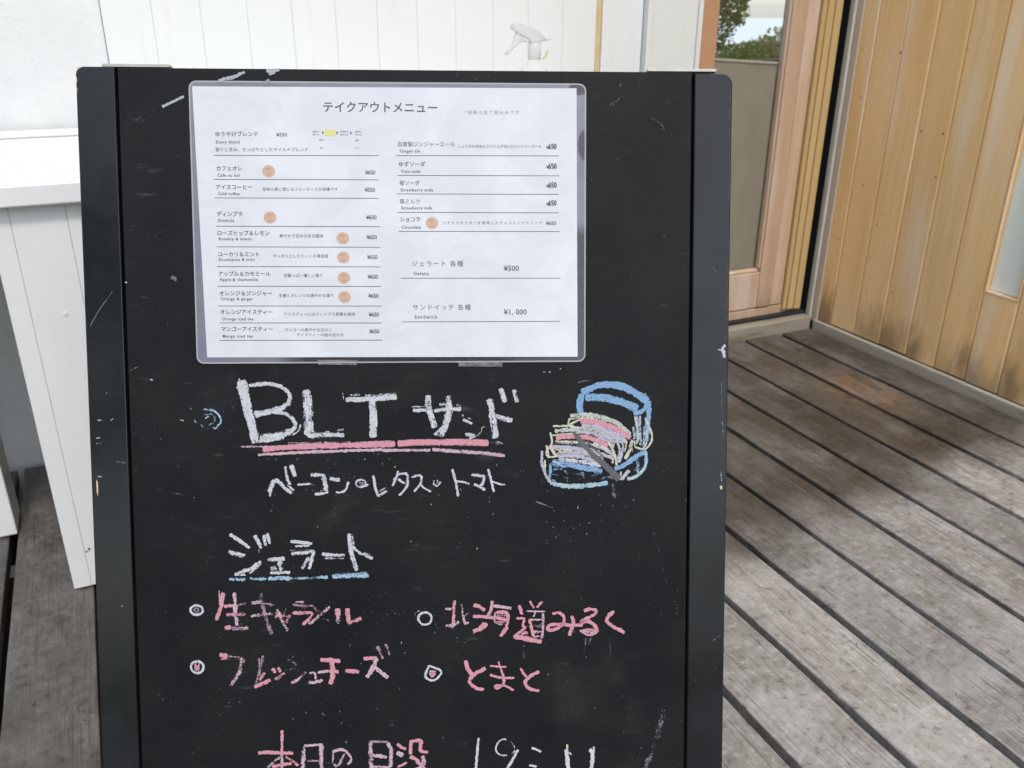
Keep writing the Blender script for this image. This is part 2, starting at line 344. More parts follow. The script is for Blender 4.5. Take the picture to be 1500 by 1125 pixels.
joist = empty('deck_joists', (0, 0, 0), kind='structure'); tag(joist, 'dark joists carrying the deck boards')
for y in (-1.6, -.9, -.2, .5, 1.2, 1.9): box('joist', (-1.2, y, -.13), (2.1, y+.045, -.031), M['joist'], joist)

# ------------------------------------------------------------------ back wall (faces -Y)
YW = 2.13
bw = tag(empty('plaster_wall', (-.4, YW, 0)), 'white rough plastered wall left of the grooved siding', 'wall')
bm = bmesh.new(); add_box(bm, (-1.6, YW, -.3), (.0558, YW+.12, 2.7)); o = obj('wall_face', bm, M['stucco']); o.parent = bw; o.location = -bw.location

sw = tag(empty('siding_wall', (.66, YW, 0)), 'white wall of narrow vertical grooved boards behind the counter', 'wall')
def put(o, par): o.parent = par; o.location = -par.location; return o
SX = [.057 + .0975*i for i in range(13)]
for i in range(12):
    x0, x1 = SX[i], SX[i+1]; y = YW-.012
    pts = [(x0+.0002, YW+.03), (x0+.0001, y+.0012), (x0+.0009, y+random.uniform(0, .0004)), (x1-.0009, y+random.uniform(0, .0004)), (x1-.0001, y+.0012), (x1-.0002, YW+.03)]
    o = prism('siding_board', pts, -.02, 2.68, M['siding']); put(o, sw)
put(box('backing', (.056, YW+.032, -.02), (1.60, YW+.12, 2.7), M['siding']), sw)
# yellowed joint, plain strip, casing beside the door
put(box('sealant_joint', (SX[-1]+.001, YW-.010, -.02), (SX[-1]+.0155, YW+.03, 2.68), M['joint']), sw)
put(box('edge_strip', (SX[-1]+.0165, YW-.016, -.02), (1.366, YW+.03, 2.68), M['siding'], None, .002), sw)
put(box('casing', (1.368, YW-.032, -.02), (1.538, YW+.03, 2.68), M['trim'], None, .003), sw)
put(box('casing_bead', (1.3665, YW-.040, -.02), (1.380, YW-.0325, 2.68), M['trim'], None, .002), sw)
put(box('casing_bead', (1.528, YW-.040, -.02), (1.5415, YW-.0325, 2.68), M['trim'], None, .002), sw)

# ------------------------------------------------------------------ glazed door
YD = 2.160
def DX(px, py, y=None): p = on(px, py, 1, YD if y is None else y); return p.x, p.z
dr = tag(empty('glazed_door', (1.82, YD, 0)), 'weathered pinkish timber glazed door with a taupe blind over its lower glass', 'door')
xl0, xl1 = 1.545, DX(1056, 0, YD-.03)[0]; xr0 = DX(1164, 0, YD-.006)[0]; xr1 = DX(1205, 0, YD-.006)[0]
ZG = DX(1122, 392)[1]; ZB = DX(1140, 445)[1]
put(box('left_frame', (xl0, YD-.03, .05), (xl1, YD+.03, 2.3), M['doorwood2'], None, .003), dr)
st = xr0+.055
put(box('right_stile', (xr0, YD-.006, ZB), (st, YD+.035, 2.3), M['doorwood'], None, .004), dr)
put(box('glazing_bead', (xr0-.009, YD-.001, ZG), (xr0-.0005, YD+.02, 2.3), M['doorwood'], None, .003), dr)
put(box('outer_stile', (st+.0025, YD-.002, ZB), (xr1, YD+.035, 2.3), M['doorwood'], None, .003), dr)
put(box('bottom_rail', (xl1+.0005, YD-.003, ZB), (xr0-.0005, YD+.035, ZG-.012), M['doorwood'], None, .003), dr)
put(box('glazing_bead', (xl1+.0005, YD-.001, ZG-.0115), (xr0-.010, YD+.02, ZG), M['doorwood'], None, .003), dr)
pane = put(box('pane', (xl1+.0005, YD+.012, ZG), (xr0-.0095, YD+.016, 2.3), M['glass']), dr)
# blind with a pale hem, its top sagging to the right
(bx0, bz0), (bx1, bz1) = DX(1054, 84.5), DX(1163, 91.5)
put(prism('blind', [(bx0-.03, ZG-.02), (bx1+.01, ZG-.02), (bx1+.01, bz1-.007), (bx0-.03, bz0-.004)], YD+.026, YD+.029, M['blind'], plane='XZ'), dr)
put(prism('blind_hem', [(bx0-.03, bz0-.0065), (bx1+.01, bz1-.0085), (bx1+.01, bz1-.0015), (bx0-.03, bz0+.0005)], YD+.0225, YD+.0255, M['hem'], plane='XZ'), dr)

fr = tag(empty('door_jamb', (2.06, YD, 0)), 'yellow stepped timber jamb between the glazed door and the black corner gap', 'door jamb')
x1 = DX(1214, 0, YD-.012)[0]; x2 = DX(1225, 0, YD-.016)[0]; x3 = DX(1237, 0, YD-.020)[0]
put(box('jamb_board', (xr1+.002, YD-.012, .062), (x1, YD+.05, 2.4), M['jamb'], None, .003), fr)
put(box('jamb_board', (x1+.0012, YD-.016, .062), (x2, YD+.05, 2.4), M['jamb'], None, .003), fr)
put(box('jamb_board', (x2+.0012, YD-.020, .062), (x3, YD+.05, 2.4), M['jamb'], None, .003), fr)
put(box('gap_strip', (x3+.001, YD+.03, -.02), (2.24, YD+.05, 2.72), M['black']), fr)

sl = tag(empty('door_sill', (1.85, 2.12, 0)), 'pale worn timber sill at the foot of the glazed door', 'door sill')
put(box('sill_board', (1.50, 2.106, -.06), (2.104, YD+.012, .040), M['sill'], None, .004), sl)
put(box('sill_track', (1.541, YD-.022, .0405), (2.10, YD-.002, .052), M['black'], None, .002), sl)
put(box('sill_step', (1.541, YD-.001, .0405), (2.10, YD+.09, .078), M['doorwood'], None, .003), sl)
put(box('sill_shadow_strip', (1.62, YD+.004, .0785), (xr1, YD+.05, ZB-.003), M['doorwood2']), sl)

# room seen through the glass
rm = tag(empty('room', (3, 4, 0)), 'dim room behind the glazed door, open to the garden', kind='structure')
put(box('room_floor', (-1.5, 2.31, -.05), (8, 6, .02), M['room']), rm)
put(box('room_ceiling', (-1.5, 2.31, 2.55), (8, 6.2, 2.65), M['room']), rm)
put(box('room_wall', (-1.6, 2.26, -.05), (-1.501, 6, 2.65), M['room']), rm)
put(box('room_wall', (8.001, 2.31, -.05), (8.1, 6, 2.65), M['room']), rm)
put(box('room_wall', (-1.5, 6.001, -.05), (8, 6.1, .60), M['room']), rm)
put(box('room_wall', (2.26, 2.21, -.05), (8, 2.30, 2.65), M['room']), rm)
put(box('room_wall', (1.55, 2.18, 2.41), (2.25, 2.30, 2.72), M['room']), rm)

# ------------------------------------------------------------------ pine wall on the right (faces -X)
XP = 2.12
pw = tag(empty('pine_wall', (XP, 1.5, 0)), 'varnished pine wall of vertical boards with a frosted slit window', 'wall')
BY = [2.036 - .1045*i for i in range(34)]
for i, (a, b) in enumerate(zip(BY[1:], BY[:-1])):
    x = XP + random.uniform(0, .0012)
    lo, hi = .0335+random.uniform(-.001, .003), 2.68
    def brd(lo, hi):
        pts = [(XP+.03, a+.0004), (x+.0045, a+.0004), (x+.0008, a+.0032), (x, a+.006), (x, b-.0045), (x+.0008, b-.0022), (x+.0045, b-.0004), (XP+.03, b-.0004)]
        put(prism('pine_board', pts, lo, hi, M['pine']), pw)
    if i == 5:
        brd(lo, .292); brd(1.75, hi); WY0, WY1 = a, b
    else: brd(lo, hi)
x0 = 2.036
put(prism('pine_board', [(XP+.03, x0+.0004), (XP+.0045, x0+.0004), (XP, x0+.004), (XP, 2.092), (XP+.03, 2.092)], .0335, 2.68, M['pine']), pw)
put(box('corner_strip', (XP-.004, 2.0935, .02), (XP+.03, 2.118, 2.68), mat_paint('pinkish_worn_strip', (.50, .41, .33), (.40, .38, .34), .6, .6), None, .003), pw)
put(box('corner_strip', (XP-.012, 2.1195, .02), (XP+.03, 2.142, 2.68), M['alu'], None, .004), pw)
put(box('backing', (XP+.032, -1.5, -.02), (XP+.10, 2.15, 2.7), M['joist']), pw)
# slit window
wn = tag(put(box('slit_window', (XP+.016, WY0+.006, .301), (XP+.021, WY1-.006, 1.741), M['frost']), pw), 'frosted pale green slit window')
for lo, hi in (((XP-.001, WY0+.0006, .2925), (XP+.024, WY1-.0006, .300)), ((XP-.001, WY0+.0006, 1.742), (XP+.024, WY1-.0006, 1.7495)), ((XP-.001, WY0+.0006, .3005), (XP+.024, WY0+.0055, 1.7415)), ((XP-.001, WY1-.0055, .3005), (XP+.024, WY1-.0006, 1.7415))):
    o = box('window_bead', lo, hi, M['pine'], None, .0012); o.parent = wn

for zx, zy in ((155, 135), (152, 268), (260, 145), (446, 138), (157, 507), (92, 657), (178, 708), (238, 803), (318, 360), (378, 367), (357, 486), (196, 617), (212, 588)):
    p = on(1180+zx/1.875, zy/1.875, 0, XP); rr_ = random.uniform(.0016, .0028)
    pts = [(p.y+rr_*math.cos(a_), p.z+rr_*1.1*math.sin(a_)) for a_ in [2*math.pi*i/10 for i in range(10)]]
    put(prism('nail_head', pts, XP-.0007, XP+.004, M['nail'], None, 0, 'YZ'), pw)

th = tag(empty('threshold_strip', (2.13, 1, 0)), 'worn off white threshold strip along the foot of the pine wall', 'threshold')
put(box('strip', (2.110, -1.5, -.05), (2.16, 2.104, .029), M['kerb'], None, .004), th)

# ------------------------------------------------------------------ white counter on the left
YC = 1.545
ct = tag(empty('white_counter', (.5, YC, 0)), 'white painted counter with panelled front behind the menu board', 'counter')
ZT = on(0, 273, 1, YC-.02).z; ZF = on(0, 306, 1, YC-.02).z
put(box('counter_top', (-.95, YC-.020, ZF), (1.12, YW-.014, ZT), M['counter'], None, .003), ct)
put(box('back_upstand', (-.95, YW-.055, ZT+.0005), (1.12, YW-.0135, ZT+.012), M['counter'], None, .003), ct)
xs = [-.168, -.138, -.058, .024, .106, .188, .270, .352, .434, .516, .598, .680, .762, .844, .926, 1.008, 1.09]
for a, b in zip(xs, xs[1:]):
    pts = [(a+.0002, YC+.018), (a+.0001, YC+.0012), (a+.0009, YC), (b-.0009, YC), (b-.0001, YC+.0012), (b-.0002, YC+.018)]
    put(prism('panel_board', pts, .004, ZF-.001, M['counter']), ct)
put(box('panel_end', (-.1665, YC+.0185, .004), (-.1405, YC+.07, ZF-.001), M['counter'], None, .002), ct)
for sx, sz in ((-.088, .53), (-.088, .26), (-.09, .08), (-.10, .045)):
    b2 = bmesh.new(); bmesh.ops.create_cone(b2, cap_ends=True, segments=14, radius1=.0035, radius2=.003, depth=.0015)
    for v in b2.verts: v.co = Vector((sx+v.co.x, YC-.0006-v.co.z, sz+v.co.y))
    put(obj('screw_head', b2, M['counter']), ct)
for zx, zy, rr_ in ((130.5, 804, .0035), (127, 808, .0022), (143.5, 834, .0022), (141, 798, .0018)):
    p = on(zx, zy, 1, YC); pts = [(p.x+rr_*random.uniform(.6, 1.1)*math.cos(a_), p.z+rr_*random.uniform(.6, 1.1)*math.sin(a_)) for a_ in [2*math.pi*i/9 for i in range(9)]]
    put(prism('paint_chip', pts, YC-.0006, YC+.002, M['nail'], None, 0, 'XZ'), ct)
# supporting leg further left
px = on(27, 785, 2, 0)
put(box('counter_leg', (px.x-.12, px.y, .004), (px.x, px.y+.10, ZF-.001), M['counter'], None, .003), ct)

# ------------------------------------------------------------------ roof over the entrance (shades wall and back of deck)
rf = tag(box('roof', (-3.2, 1.35, 2.72), (4.5, 2.7, 2.86), M['roofing']), 'entrance roof sheltering the wall and the back of the deck', kind='structure')

# ------------------------------------------------------------------ trees beyond the room
def M_leaf(name, a, b):
    k = N(name); rnd = k.noise(k.pos(), 7, 2); n = k.noise(k.pos(), 60, 2)
    c = k.mix(k.ramp(k.math('ADD', k.math('MULTIPLY', rnd, .5), k.math('MULTIPLY', n, .5)), .35, .65), a, b)
    d = k.n('ShaderNodeBsdfDiffuse'); k.set(d, 'Color', c); t = k.n('ShaderNodeBsdfTranslucent'); k.set(t, 'Color', c)
    return k.done(k.mixsh(.4, d.outputs[0], t.outputs[0]))
LF = M_leaf('garden_leaves', (.045, .085, .025), (.13, .19, .055)); LF2 = M_leaf('pale_shrub_leaves', (.10, .13, .05), (.22, .24, .10)); BK = M_plain('bark', (.07, .055, .04), .9)
def leaves(bm, c, r, n, size, seed):
    rr = random.Random(seed)
    for _ in range(n):
        while True:
            p = Vector((rr.uniform(-1, 1), rr.uniform(-1, 1), rr.uniform(-1, 1)))
            if p.length < 1: break
        d = 1 + .35*mnoise.noise(p*2.2+Vector((seed, 0, 0)))
        if mnoise.noise(p*4+Vector((0, seed, 0))) < -.22: continue
        q = Vector((c[0]+p.x*r[0]*d, c[1]+p.y*r[1]*d, c[2]+p.z*r[2]*d))
        a = Vector((rr.gauss(0, 1), rr.gauss(0, 1), rr.gauss(0, .6))).normalized(); b = a.cross(Vector((rr.gauss(0, 1), rr.gauss(0, 1), rr.gauss(0, 1)))).normalized()
        s = size*rr.uniform(.6, 1.3)
        vs = [bm.verts.new(q+v) for v in (a*s, b*s*.42, -a*s, -b*s*.42)]; bm.faces.new(vs)
def limb(bm, p0, p1, r0, r1, seg=8):
    d = (p1-p0); q = d.to_track_quat('Z', 'Y')
    a = [bm.verts.new(p0+q@Vector((math.cos(t)*r0, math.sin(t)*r0, 0))) for t in [2*math.pi*i/seg for i in range(seg)]]
    b = [bm.verts.new(p1+q@Vector((math.cos(t)*r1, math.sin(t)*r1, 0))) for t in [2*math.pi*i/seg for i in range(seg)]]
    for i in range(seg): bm.faces.new((a[i], a[(i+1) % seg], b[(i+1) % seg], b[i]))
def tree(name, base, c, r, n, size, mat, label, seed, cat='tree'):
    t = tag(empty(name, base), label, cat)
    bm = bmesh.new(); cc = Vector(c)-Vector(base)
    limb(bm, Vector((0, 0, 0)), cc*.6, .09, .06)
    for k in range(6):
        a = k*1.05; limb(bm, cc*(.45+.05*k), cc+Vector((math.cos(a)*r[0]*.6, math.sin(a)*r[1]*.6, r[2]*.3)), .04, .01, 6)
    o = obj('trunk', bm, BK, t)
    bm = bmesh.new(); leaves(bm, cc, r, n, size, seed); obj('crown', bm, mat, t)
p = on(1030, 5, 1, 11.0)
tree('garden_tree', (p.x, 11, -.5), (p.x, 11, p.z+.35), (.66, .8, 1.05), 9000, .045, LF, 'leafy green tree seen through the upper door glass', 3)
for i, (pxx, py, yy, rx, rz, m, lab) in enumerate(((1112, 92, 13, .55, .42, LF2, 'low pale shrub right of the leafy tree, seen through the door glass'), (1150, 86, 14, .75, .55, LF2, 'broad pale green shrub at the right edge of the door glass'), (1075, 100, 12.5, .6, .40, LF, 'dark green bush at the foot of the leafy tree in the door glass'))):
    p = on(pxx, py, 1, yy)
    tree('shrub', (p.x, yy, -.5), (p.x, yy, p.z), (rx, .6, rz), 5000, .04, m, lab, 20+i, 'shrub')

# unseen garden added behind the viewer to darken reflections in the sign's lacquer
for i, (x, y, h_, r_) in enumerate(((-7.2, -5.2, 3.6, 2.2), (-9.6, -2.0, 3.4, 2.1), (-4.6, -8.4, 3.0, 1.9))):
    tree('garden_tree', (x, y, -.5), (x, y, h_), (r_, r_, r_*1.05), 4200, .13, LF, ('tall green tree added out of view left of the viewer', 'broad green tree added out of view farthest left', 'green tree added out of view behind the viewer')[i], 60+i)
hd = bmesh.new()
for i in range(9): leaves(hd, (-6+i*1.9, -9.5+random.uniform(-.3, .3), .5), (1.25, .7, 1.15+random.uniform(0, .3)), 900, .10, 80+i)
tag(obj('unseen_hedge', hd, LF), 'clipped green hedge added behind the viewer to darken the sign', 'unseen_hedge')
# ------------------------------------------------------------------ spray bottle on the counter
YB = 1.90
def BX(px, py): p = on(px, py, 1, YB); return p.x, p.z
def B8(x, y): return BX(700+x/9.375, 20+y/9.375)
def M_clear(name, col, op, rough=.15):
    k = N(name); lw = k.n('ShaderNodeLayerWeight'); k.set(lw, 'Blend', .35)
    f = k.math('MULTIPLY_ADD', lw.outputs['Facing'], .45, op, clamp=True)
    return k.done(k.mixsh(f, k.n('ShaderNodeBsdfTransparent').outputs[0], k.bsdf(col, rough)))
PL = M_clear('clear_bottle_plastic', (.72, .75, .72), .05); PW = M_clear('milky_trigger_plastic', (.60, .61, .605), .42, .4)
cx, nz = B8(775, 640); base_z = ZT+.0015
sb = tag(empty('spray_bottle', (cx, YB, base_z)), 'clear trigger spray bottle standing on the counter behind the board', 'spray bottle')
def lathe(name, prof, mat, par, seg=28):
    bm = bmesh.new(); rows = [[bm.verts.new((r*math.cos(2*math.pi*i/seg), r*math.sin(2*math.pi*i/seg), z)) for i in range(seg)] for r, z in prof]
    for a, b in zip(rows, rows[1:]):
        for i in range(seg): bm.faces.new((a[i], a[(i+1) % seg], b[(i+1) % seg], b[i]))
    return obj(name, bm, mat, par, True)
hb = nz-base_z
lathe('bottle_body', [(.001, 0), (.030, .001), (.033, .006), (.033, hb-.035), (.031, hb-.020), (.024, hb-.008), (.013, hb), (.013, hb+.006)], PL, sb)
ctop = B8(775, 400)[1]-base_z
lathe('collar', [(.013, hb+.001), (.0145, hb+.002), (.0145, ctop-.002), (.011, ctop), (.001, ctop)], PW, sb)
def loc(pts): return [(B8(*q)[0]-cx, B8(*q)[1]-base_z) for q in pts]
prism('trigger_head', loc([(470, 130), (560, 130), (700, 175), (810, 230), (930, 345), (860, 380), (845, 400), (720, 400), (700, 350), (600, 300), (520, 250), (465, 215)]), -.009, .009, PW, sb, .002, 'XZ', True)
prism('trigger_lever', loc([(525, 262), (600, 310), (680, 395), (560, 400), (480, 480), (385, 575), (375, 560), (440, 470), (490, 380)]), -.006, .006, PW, sb, .0015, 'XZ', True)
prism('nozzle', loc([(930, 345), (1010, 345), (1015, 360), (870, 384), (862, 378)]), -.004, .004, PW, sb, 0, 'XZ')
prism('rust_mark', loc([(905, 505), (930, 515), (890, 600), (850, 630), (835, 610), (870, 580)]), -.0165, -.0155, M['joint'], sb, 0, 'XZ')
#--SIGN--
# ------------------------------------------------------------------ A-frame blackboard
SP = Vector((-.00478, 1.08448, .93798)); EX = Vector((.92236, -.38629, -.0049)).normalized()
DN = Vector((-.1319, -.30298, -.94382)); DN = (DN-EX*DN.dot(EX)).normalized(); NZ = EX.cross(-DN).normalized()   # NZ faces the viewer
LEN = SP.z/(-DN.z)
def S(x, y):
    """traced photo point -> (u, v) in metres on the board's face, v measured down from its top edge"""
    d = ray(x, y); t = (SP-EYE).dot(NZ)/d.dot(NZ); q = EYE+d*t-SP; return q.dot(EX), q.dot(DN)
def frame_at(u, v, w=0):
    o = SP+EX*u+DN*v+NZ*w; m = Matrix.Identity(4)
    for i in range(3): m[i][0], m[i][1], m[i][2], m[i][3] = EX[i], -DN[i], NZ[i], o[i]
    return m
sign = tag(bpy.data.objects.new('chalkboard_sign', None), 'black A-frame chalkboard sign with handwritten gelato and sandwich menu', 'chalkboard sign'); C.objects.link(sign)
sign.matrix_world = frame_at(0, LEN)
def L(u, v, w=0): return (u, LEN-v, w)
US0, US1, UB0, UB1 = 0.0, .0405, .0435, .6595
UT0, UT1 = .6625, .7040
def arc(cx, cy, r, a0, a1, n=7): return [(cx+r*math.cos(a0+(a1-a0)*i/n), cy+r*math.sin(a0+(a1-a0)*i/n)) for i in range(n+1)]
R0 = .012
ptsL = [(US0, .003), (US1, .003), (US1, LEN)] + arc(US0+R0*.7, LEN-R0*.7, R0*.7, math.pi/2, math.pi)
ptsR = [(UT0, .003), (UT1, .003)] + arc(UT1-R0, LEN-R0-.002, R0, 0, math.pi/2) + [(UT0, LEN-.002)]
prism('frame_stile', ptsL, -.022, 0, M['stile'], sign, .0012); prism('frame_stile', ptsR, -.022, 0, M['stile'], sign, .0012)
o = box('writing_board', L(UB0, .945, -.012), L(UB1, .0006, -.0012), M['board'], sign, .0008)
box('groove_lining', L(UB0-.0028, .93, -.020), L(UB0-.0002, .004, -.0125), M['black'], sign)
box('groove_lining', L(UB1+.0002, .93, -.020), L(UB1+.0028, .004, -.0125), M['black'], sign)
box('bottom_rail', L(UB0, .985, -.020), L(UB1, .947, -.001), M['stile'], sign, .001)
box('top_rail', L(UB0, .03, -.022), L(UB1, .0, -.013), M['stile'], sign, .001)
# hinge plates over the top edge
top0, top1 = S(148, 95)[0], S(247, 95)[0]; t2, t3 = S(949, 104)[0], S(1050, 105)[0]
for a, b in ((top0, top1), (t2, t3)): box('hinge_plate', L(a, -.0002, -.030), L(b, -.0034, -.0015), M['steel'], sign, .0004)
# rear half of the A-frame, leaning the other way
back = Vector((DN.x, DN.y, 0)); a = 2*math.atan2(back.length, -DN.z)
bm = bmesh.new()
def rear(u0, u1, v0, v1, w0, w1):
    b2 = bmesh.new(); add_box(b2, (u0, -v1, w0), (u1, -v0, w1), .001)
    rot = Matrix.Rotation(a, 4, 'X'); b2.transform(Matrix.Translation((0, LEN-.002, -.026)) @ rot)
    return b2
for nm, args, mt in (('rear_leg', (.004, .044, .006, LEN-.004, -.020, 0), 'stile'), ('rear_leg', (.660, .700, .006, LEN-.004, -.020, 0), 'stile'), ('rear_board', (.046, .658, .01, .93, -.016, -.006), 'board')):
    obj(nm, rear(*args), M[mt], sign)
# raw chips where the lacquer has broken away
def chip(pts, w=.0004, mat='chipwood'):
    bm = bmesh.new(); uv = [S(*q) for q in pts]; bm.faces.new([bm.verts.new(L(u, v, w)) for u, v in uv]); bmesh.ops.recalc_face_normals(bm, faces=bm.faces[:])
    if bm.faces[:][0].normal.z < 0: bmesh.ops.reverse_faces(bm, faces=bm.faces[:])
    r = bmesh.ops.extrude_face_region(bm, geom=bm.faces[:]); 
    for v in r['geom']:
        if isinstance(v, bmesh.types.BMVert): v.co.z += .0003
    return obj('chip', bm, M[mat], sign)
chip([(112.5, 99), (121, 98), (116, 100.5), (113.5, 104)]); chip([(111.3, 112), (113, 113), (113.4, 120), (112, 122)]); chip([(112.2, 128), (113.4, 129), (113.8, 137)])
chip([(141.4, 702), (143.5, 706), (144.2, 718), (143.6, 727), (142.2, 720)]); chip([(1054, 712), (1057.5, 711), (1058, 716), (1055, 717)])

# ---- chalk writing: every stroke is a thin raised ribbon lying on the board
WH = (.70, .72, .78); PK = (.80, .36, .44); PKL = (.72, .50, .60); PKG = (.48, .31, .39); GR = (.24, .24, .27); BL = (.27, .48, .76); BLL = (.40, .62, .80)
YE = (.74, .74, .56); GN = (.60, .68, .60); LV = (.58, .56, .68); KN = (.14, .14, .15); PB = (.52, .58, .64)
class Chalk:
    def __init__(s, cuts=None): s.B = {}; s.cuts = cuts; s.k = 0; s.use(None)
    def use(s, key):
        if key not in s.B:
            bm = bmesh.new(); s.B[key] = (bm, bm.loops.layers.uv.new('stroke'), bm.loops.layers.float_color.new('chalk'))
        s.bm, s.uv, s.cl = s.B[key]
    def stroke(s, pts, width, col, dens=.8, lift=0.0, taper=.35):
        """pts: traced photo points; width in photo px"""
        if s.cuts:
            mx = sum(q[0] for q in pts)/len(pts); my = sum(q[1] for q in pts)/len(pts)
            for ri, (ymax, xs_) in enumerate(s.cuts):
                if my < ymax: s.use((ri, sum(mx > c_ for c_ in xs_))); break
        P = [Vector(S(*q)) for q in pts]; W = width*.00082/2
        if len(P) == 1: P.append(P[0]+Vector((.0008, .0004)))
        D = []
        n = len(P)
        for i in range(n-1):                                     # Catmull-Rom
            p0, p1, p2, p3 = P[max(0, i-1)], P[i], P[i+1], P[min(n-1, i+2)]
            st = max(2, int((p2-p1).length/.0011))
            for j in range(st):
                t = j/st
                D.append(.5*((2*p1)+(p2-p0)*t+(2*p0-5*p1+4*p2-p3)*t*t+(3*p1-p0-3*p2+p3)*t**3))
        D.append(P[-1]); s.k += 1; sd = s.k*3.7; z = .00005+s.k*.0000045+lift; acc = 0; rows = []
        jit = .0011
        for i, q in enumerate(D):
            a, b = D[max(0, i-1)], D[min(len(D)-1, i+1)]; t = (b-a); t = t.normalized() if t.length > 1e-9 else Vector((1, 0)); nn = Vector((-t.y, t.x))
            if i: acc += (q-D[i-1]).length
            f = i/max(1, len(D)-1); e = min(f, 1-f)*len(D)*.0011/max(W, 1e-5); ww = W*(1-taper*max(0, 1-e)**2)*(1+.22*mnoise.noise(Vector((acc*60, sd, 4))))
            l = ww+jit*mnoise.noise(Vector((acc*380, sd, 0)))*min(1, W/.002); r = ww+jit*mnoise.noise(Vector((acc*380, sd, 9)))*min(1, W/.002)
            rows.append((q+nn*l, q-nn*r, acc))
        zz = -.0012+z
        vs = [(s.bm.verts.new(L(a.x, a.y, zz)), s.bm.verts.new(L(b.x, b.y, zz)), u) for a, b, u in rows]
        for i in range(len(vs)-1):
            (a0, b0, u0), (a1, b1, u1) = vs[i], vs[i+1]
            try: f = s.bm.faces.new((a0, b0, b1, a1))
            except ValueError: continue
            for lp, (uu, vv) in zip(f.loops, ((u0, 1), (u0, -1), (u1, -1), (u1, 1))):
                lp[s.uv].uv = (uu+sd, vv); lp[s.cl] = (*col, dens)
    def ell(s, cx, cy, rx, ry, w, col, dens=.8, n=14, a0=0, a1=2*math.pi):
        s.stroke([(cx+rx*math.cos(a0+(a1-a0)*i/n), cy+ry*math.sin(a0+(a1-a0)*i/n)) for i in range(n+1)], w, col, dens, taper=.1)
    def build(s, name, label=None):
        for key in sorted(s.B, key=str):
            bm = s.B[key][0]
            if not bm.faces: bm.free(); continue
            for f in bm.faces:
                f.normal_update()
                if f.normal.z < 0: f.normal_flip()
            o = obj(name, bm, M['chalk'], sign)
            if label: o['kind'] = label
        return o
def Z(ox, oy, sc):
    return lambda *p: [(ox+p[i]/sc, oy+p[i+1]/sc) for i in range(0, len(p), 2)], sc
def run(ch, zoom, rows):
    f, sc = Z(*zoom)
    for r in rows:
        pts, wd, col = r[0], r[1], r[2]; ch.stroke(f(*pts), wd/sc, col, r[3] if len(r) > 3 else .82)

# heading
h = Chalk([(9999, (434, 505, 590, 678, 708))])
run(h, (330, 545, 6.522), [((152, 80, 205, 330, 285, 650), 84, WH, .88), ((128, 60, 150, 110), 14, WH, .6), ((105, 152, 170, 135), 26, WH, .7),
 ((220, 132, 370, 112, 470, 120, 560, 160, 612, 215, 600, 290, 540, 345, 460, 358, 370, 382, 270, 393), 36, WH, .78), ((612, 205, 612, 275, 560, 335, 500, 362), 48, WH, .72), ((470, 335, 520, 345), 24, WH, .6),
 ((285, 420, 380, 395, 500, 385, 600, 415, 662, 480, 655, 540, 570, 590, 450, 618, 330, 640), 36, WH, .8), ((645, 555, 520, 605, 330, 632), 66, WH, .70), ((716, 500, 700, 560, 640, 602), 13, WH, .7), ((250, 665, 420, 652, 560, 625), 34, WH, .75),
 ((770, 170, 790, 350, 800, 590), 78, WH, .76), ((760, 560, 820, 620), 50, WH, .8), ((815, 618, 900, 602, 1135, 605), 42, WH, .8), ((1070, 558, 1130, 552), 24, WH, .65), ((850, 575, 1000, 570), 22, WH, .45),
 ((1150, 264, 1300, 262, 1500, 250, 1637, 238), 44, WH, .84), ((1190, 222, 1285, 218), 26, WH, .6), ((1335, 225, 1500, 220, 1640, 205), 32, WH, .55), ((1120, 200, 1128, 260), 10, WH, .5),
 ((1400, 275, 1415, 450, 1408, 628), 66, WH, .86)])
run(h, (560, 560, 6.818), [((305, 285, 440, 278), 32, WH, .85), ((295, 246, 420, 242), 16, WH, .6), ((515, 286, 640, 272, 788, 268), 36, WH, .8), ((570, 226, 680, 215), 32, WH, .7), ((740, 225, 785, 240), 30, WH, .5),
 ((463, 130, 456, 230, 490, 340, 525, 455), 56, WH, .74), ((462, 190, 470, 280), 64, WH, .5), ((655, 135, 668, 230, 655, 350, 585, 545), 62, WH, .74), ((620, 440, 520, 530), 36, WH, .7),
 ((805, 375, 850, 392, 898, 415), 26, WH, .8), ((800, 322, 808, 342), 12, WH, .8), ((850, 355, 895, 370), 12, WH, .5), ((828, 520, 880, 525, 915, 540, 870, 558), 34, WH, .8), ((940, 540, 980, 505), 14, WH, .6), ((990, 500, 996, 455, 1028, 445), 8, WH, .6),
 ((1072, 165, 1095, 300, 1132, 560), 62, WH, .78), ((1135, 330, 1200, 362, 1300, 382), 46, WH, .74), ((1182, 60, 1205, 130, 1232, 200), 50, WH, .76), ((1312, 75, 1345, 200), 42, WH, .7), ((1140, 590, 1205, 612), 14, WH, .6)])
h.build('chalk_letter')
h = Chalk()
run(h, (330, 545, 6.522), [((150, 712, 400, 712, 700, 700), 18, PKL, .62), ((355, 742, 700, 714, 1228, 698), 46, PK, 1.0), ((600, 680, 1190, 668), 16, PKL, .5), ((1225, 700, 1350, 694, 1510, 686), 54, PK, .95), ((310, 792, 700, 770, 1200, 752, 1500, 742), 26, PKL, .88)])
run(h, (560, 560, 6.818), [((-18, 622, 60, 615, 128, 618), 60, PK, .92), ((152, 612, 350, 602, 600, 600, 850, 600, 1062, 608), 60, PK, .95), ((1050, 608, 1200, 612), 44, PKL, .40), ((0, 682, 300, 680, 480, 680), 26, PKL, .8), ((500, 672, 700, 688, 1000, 708, 1225, 735), 34, PKL, .78)])
h.build('chalk_underline')
h = Chalk([(9999, (432, 457, 480, 515, 542, 571, 601, 632, 655, 688, 713))])
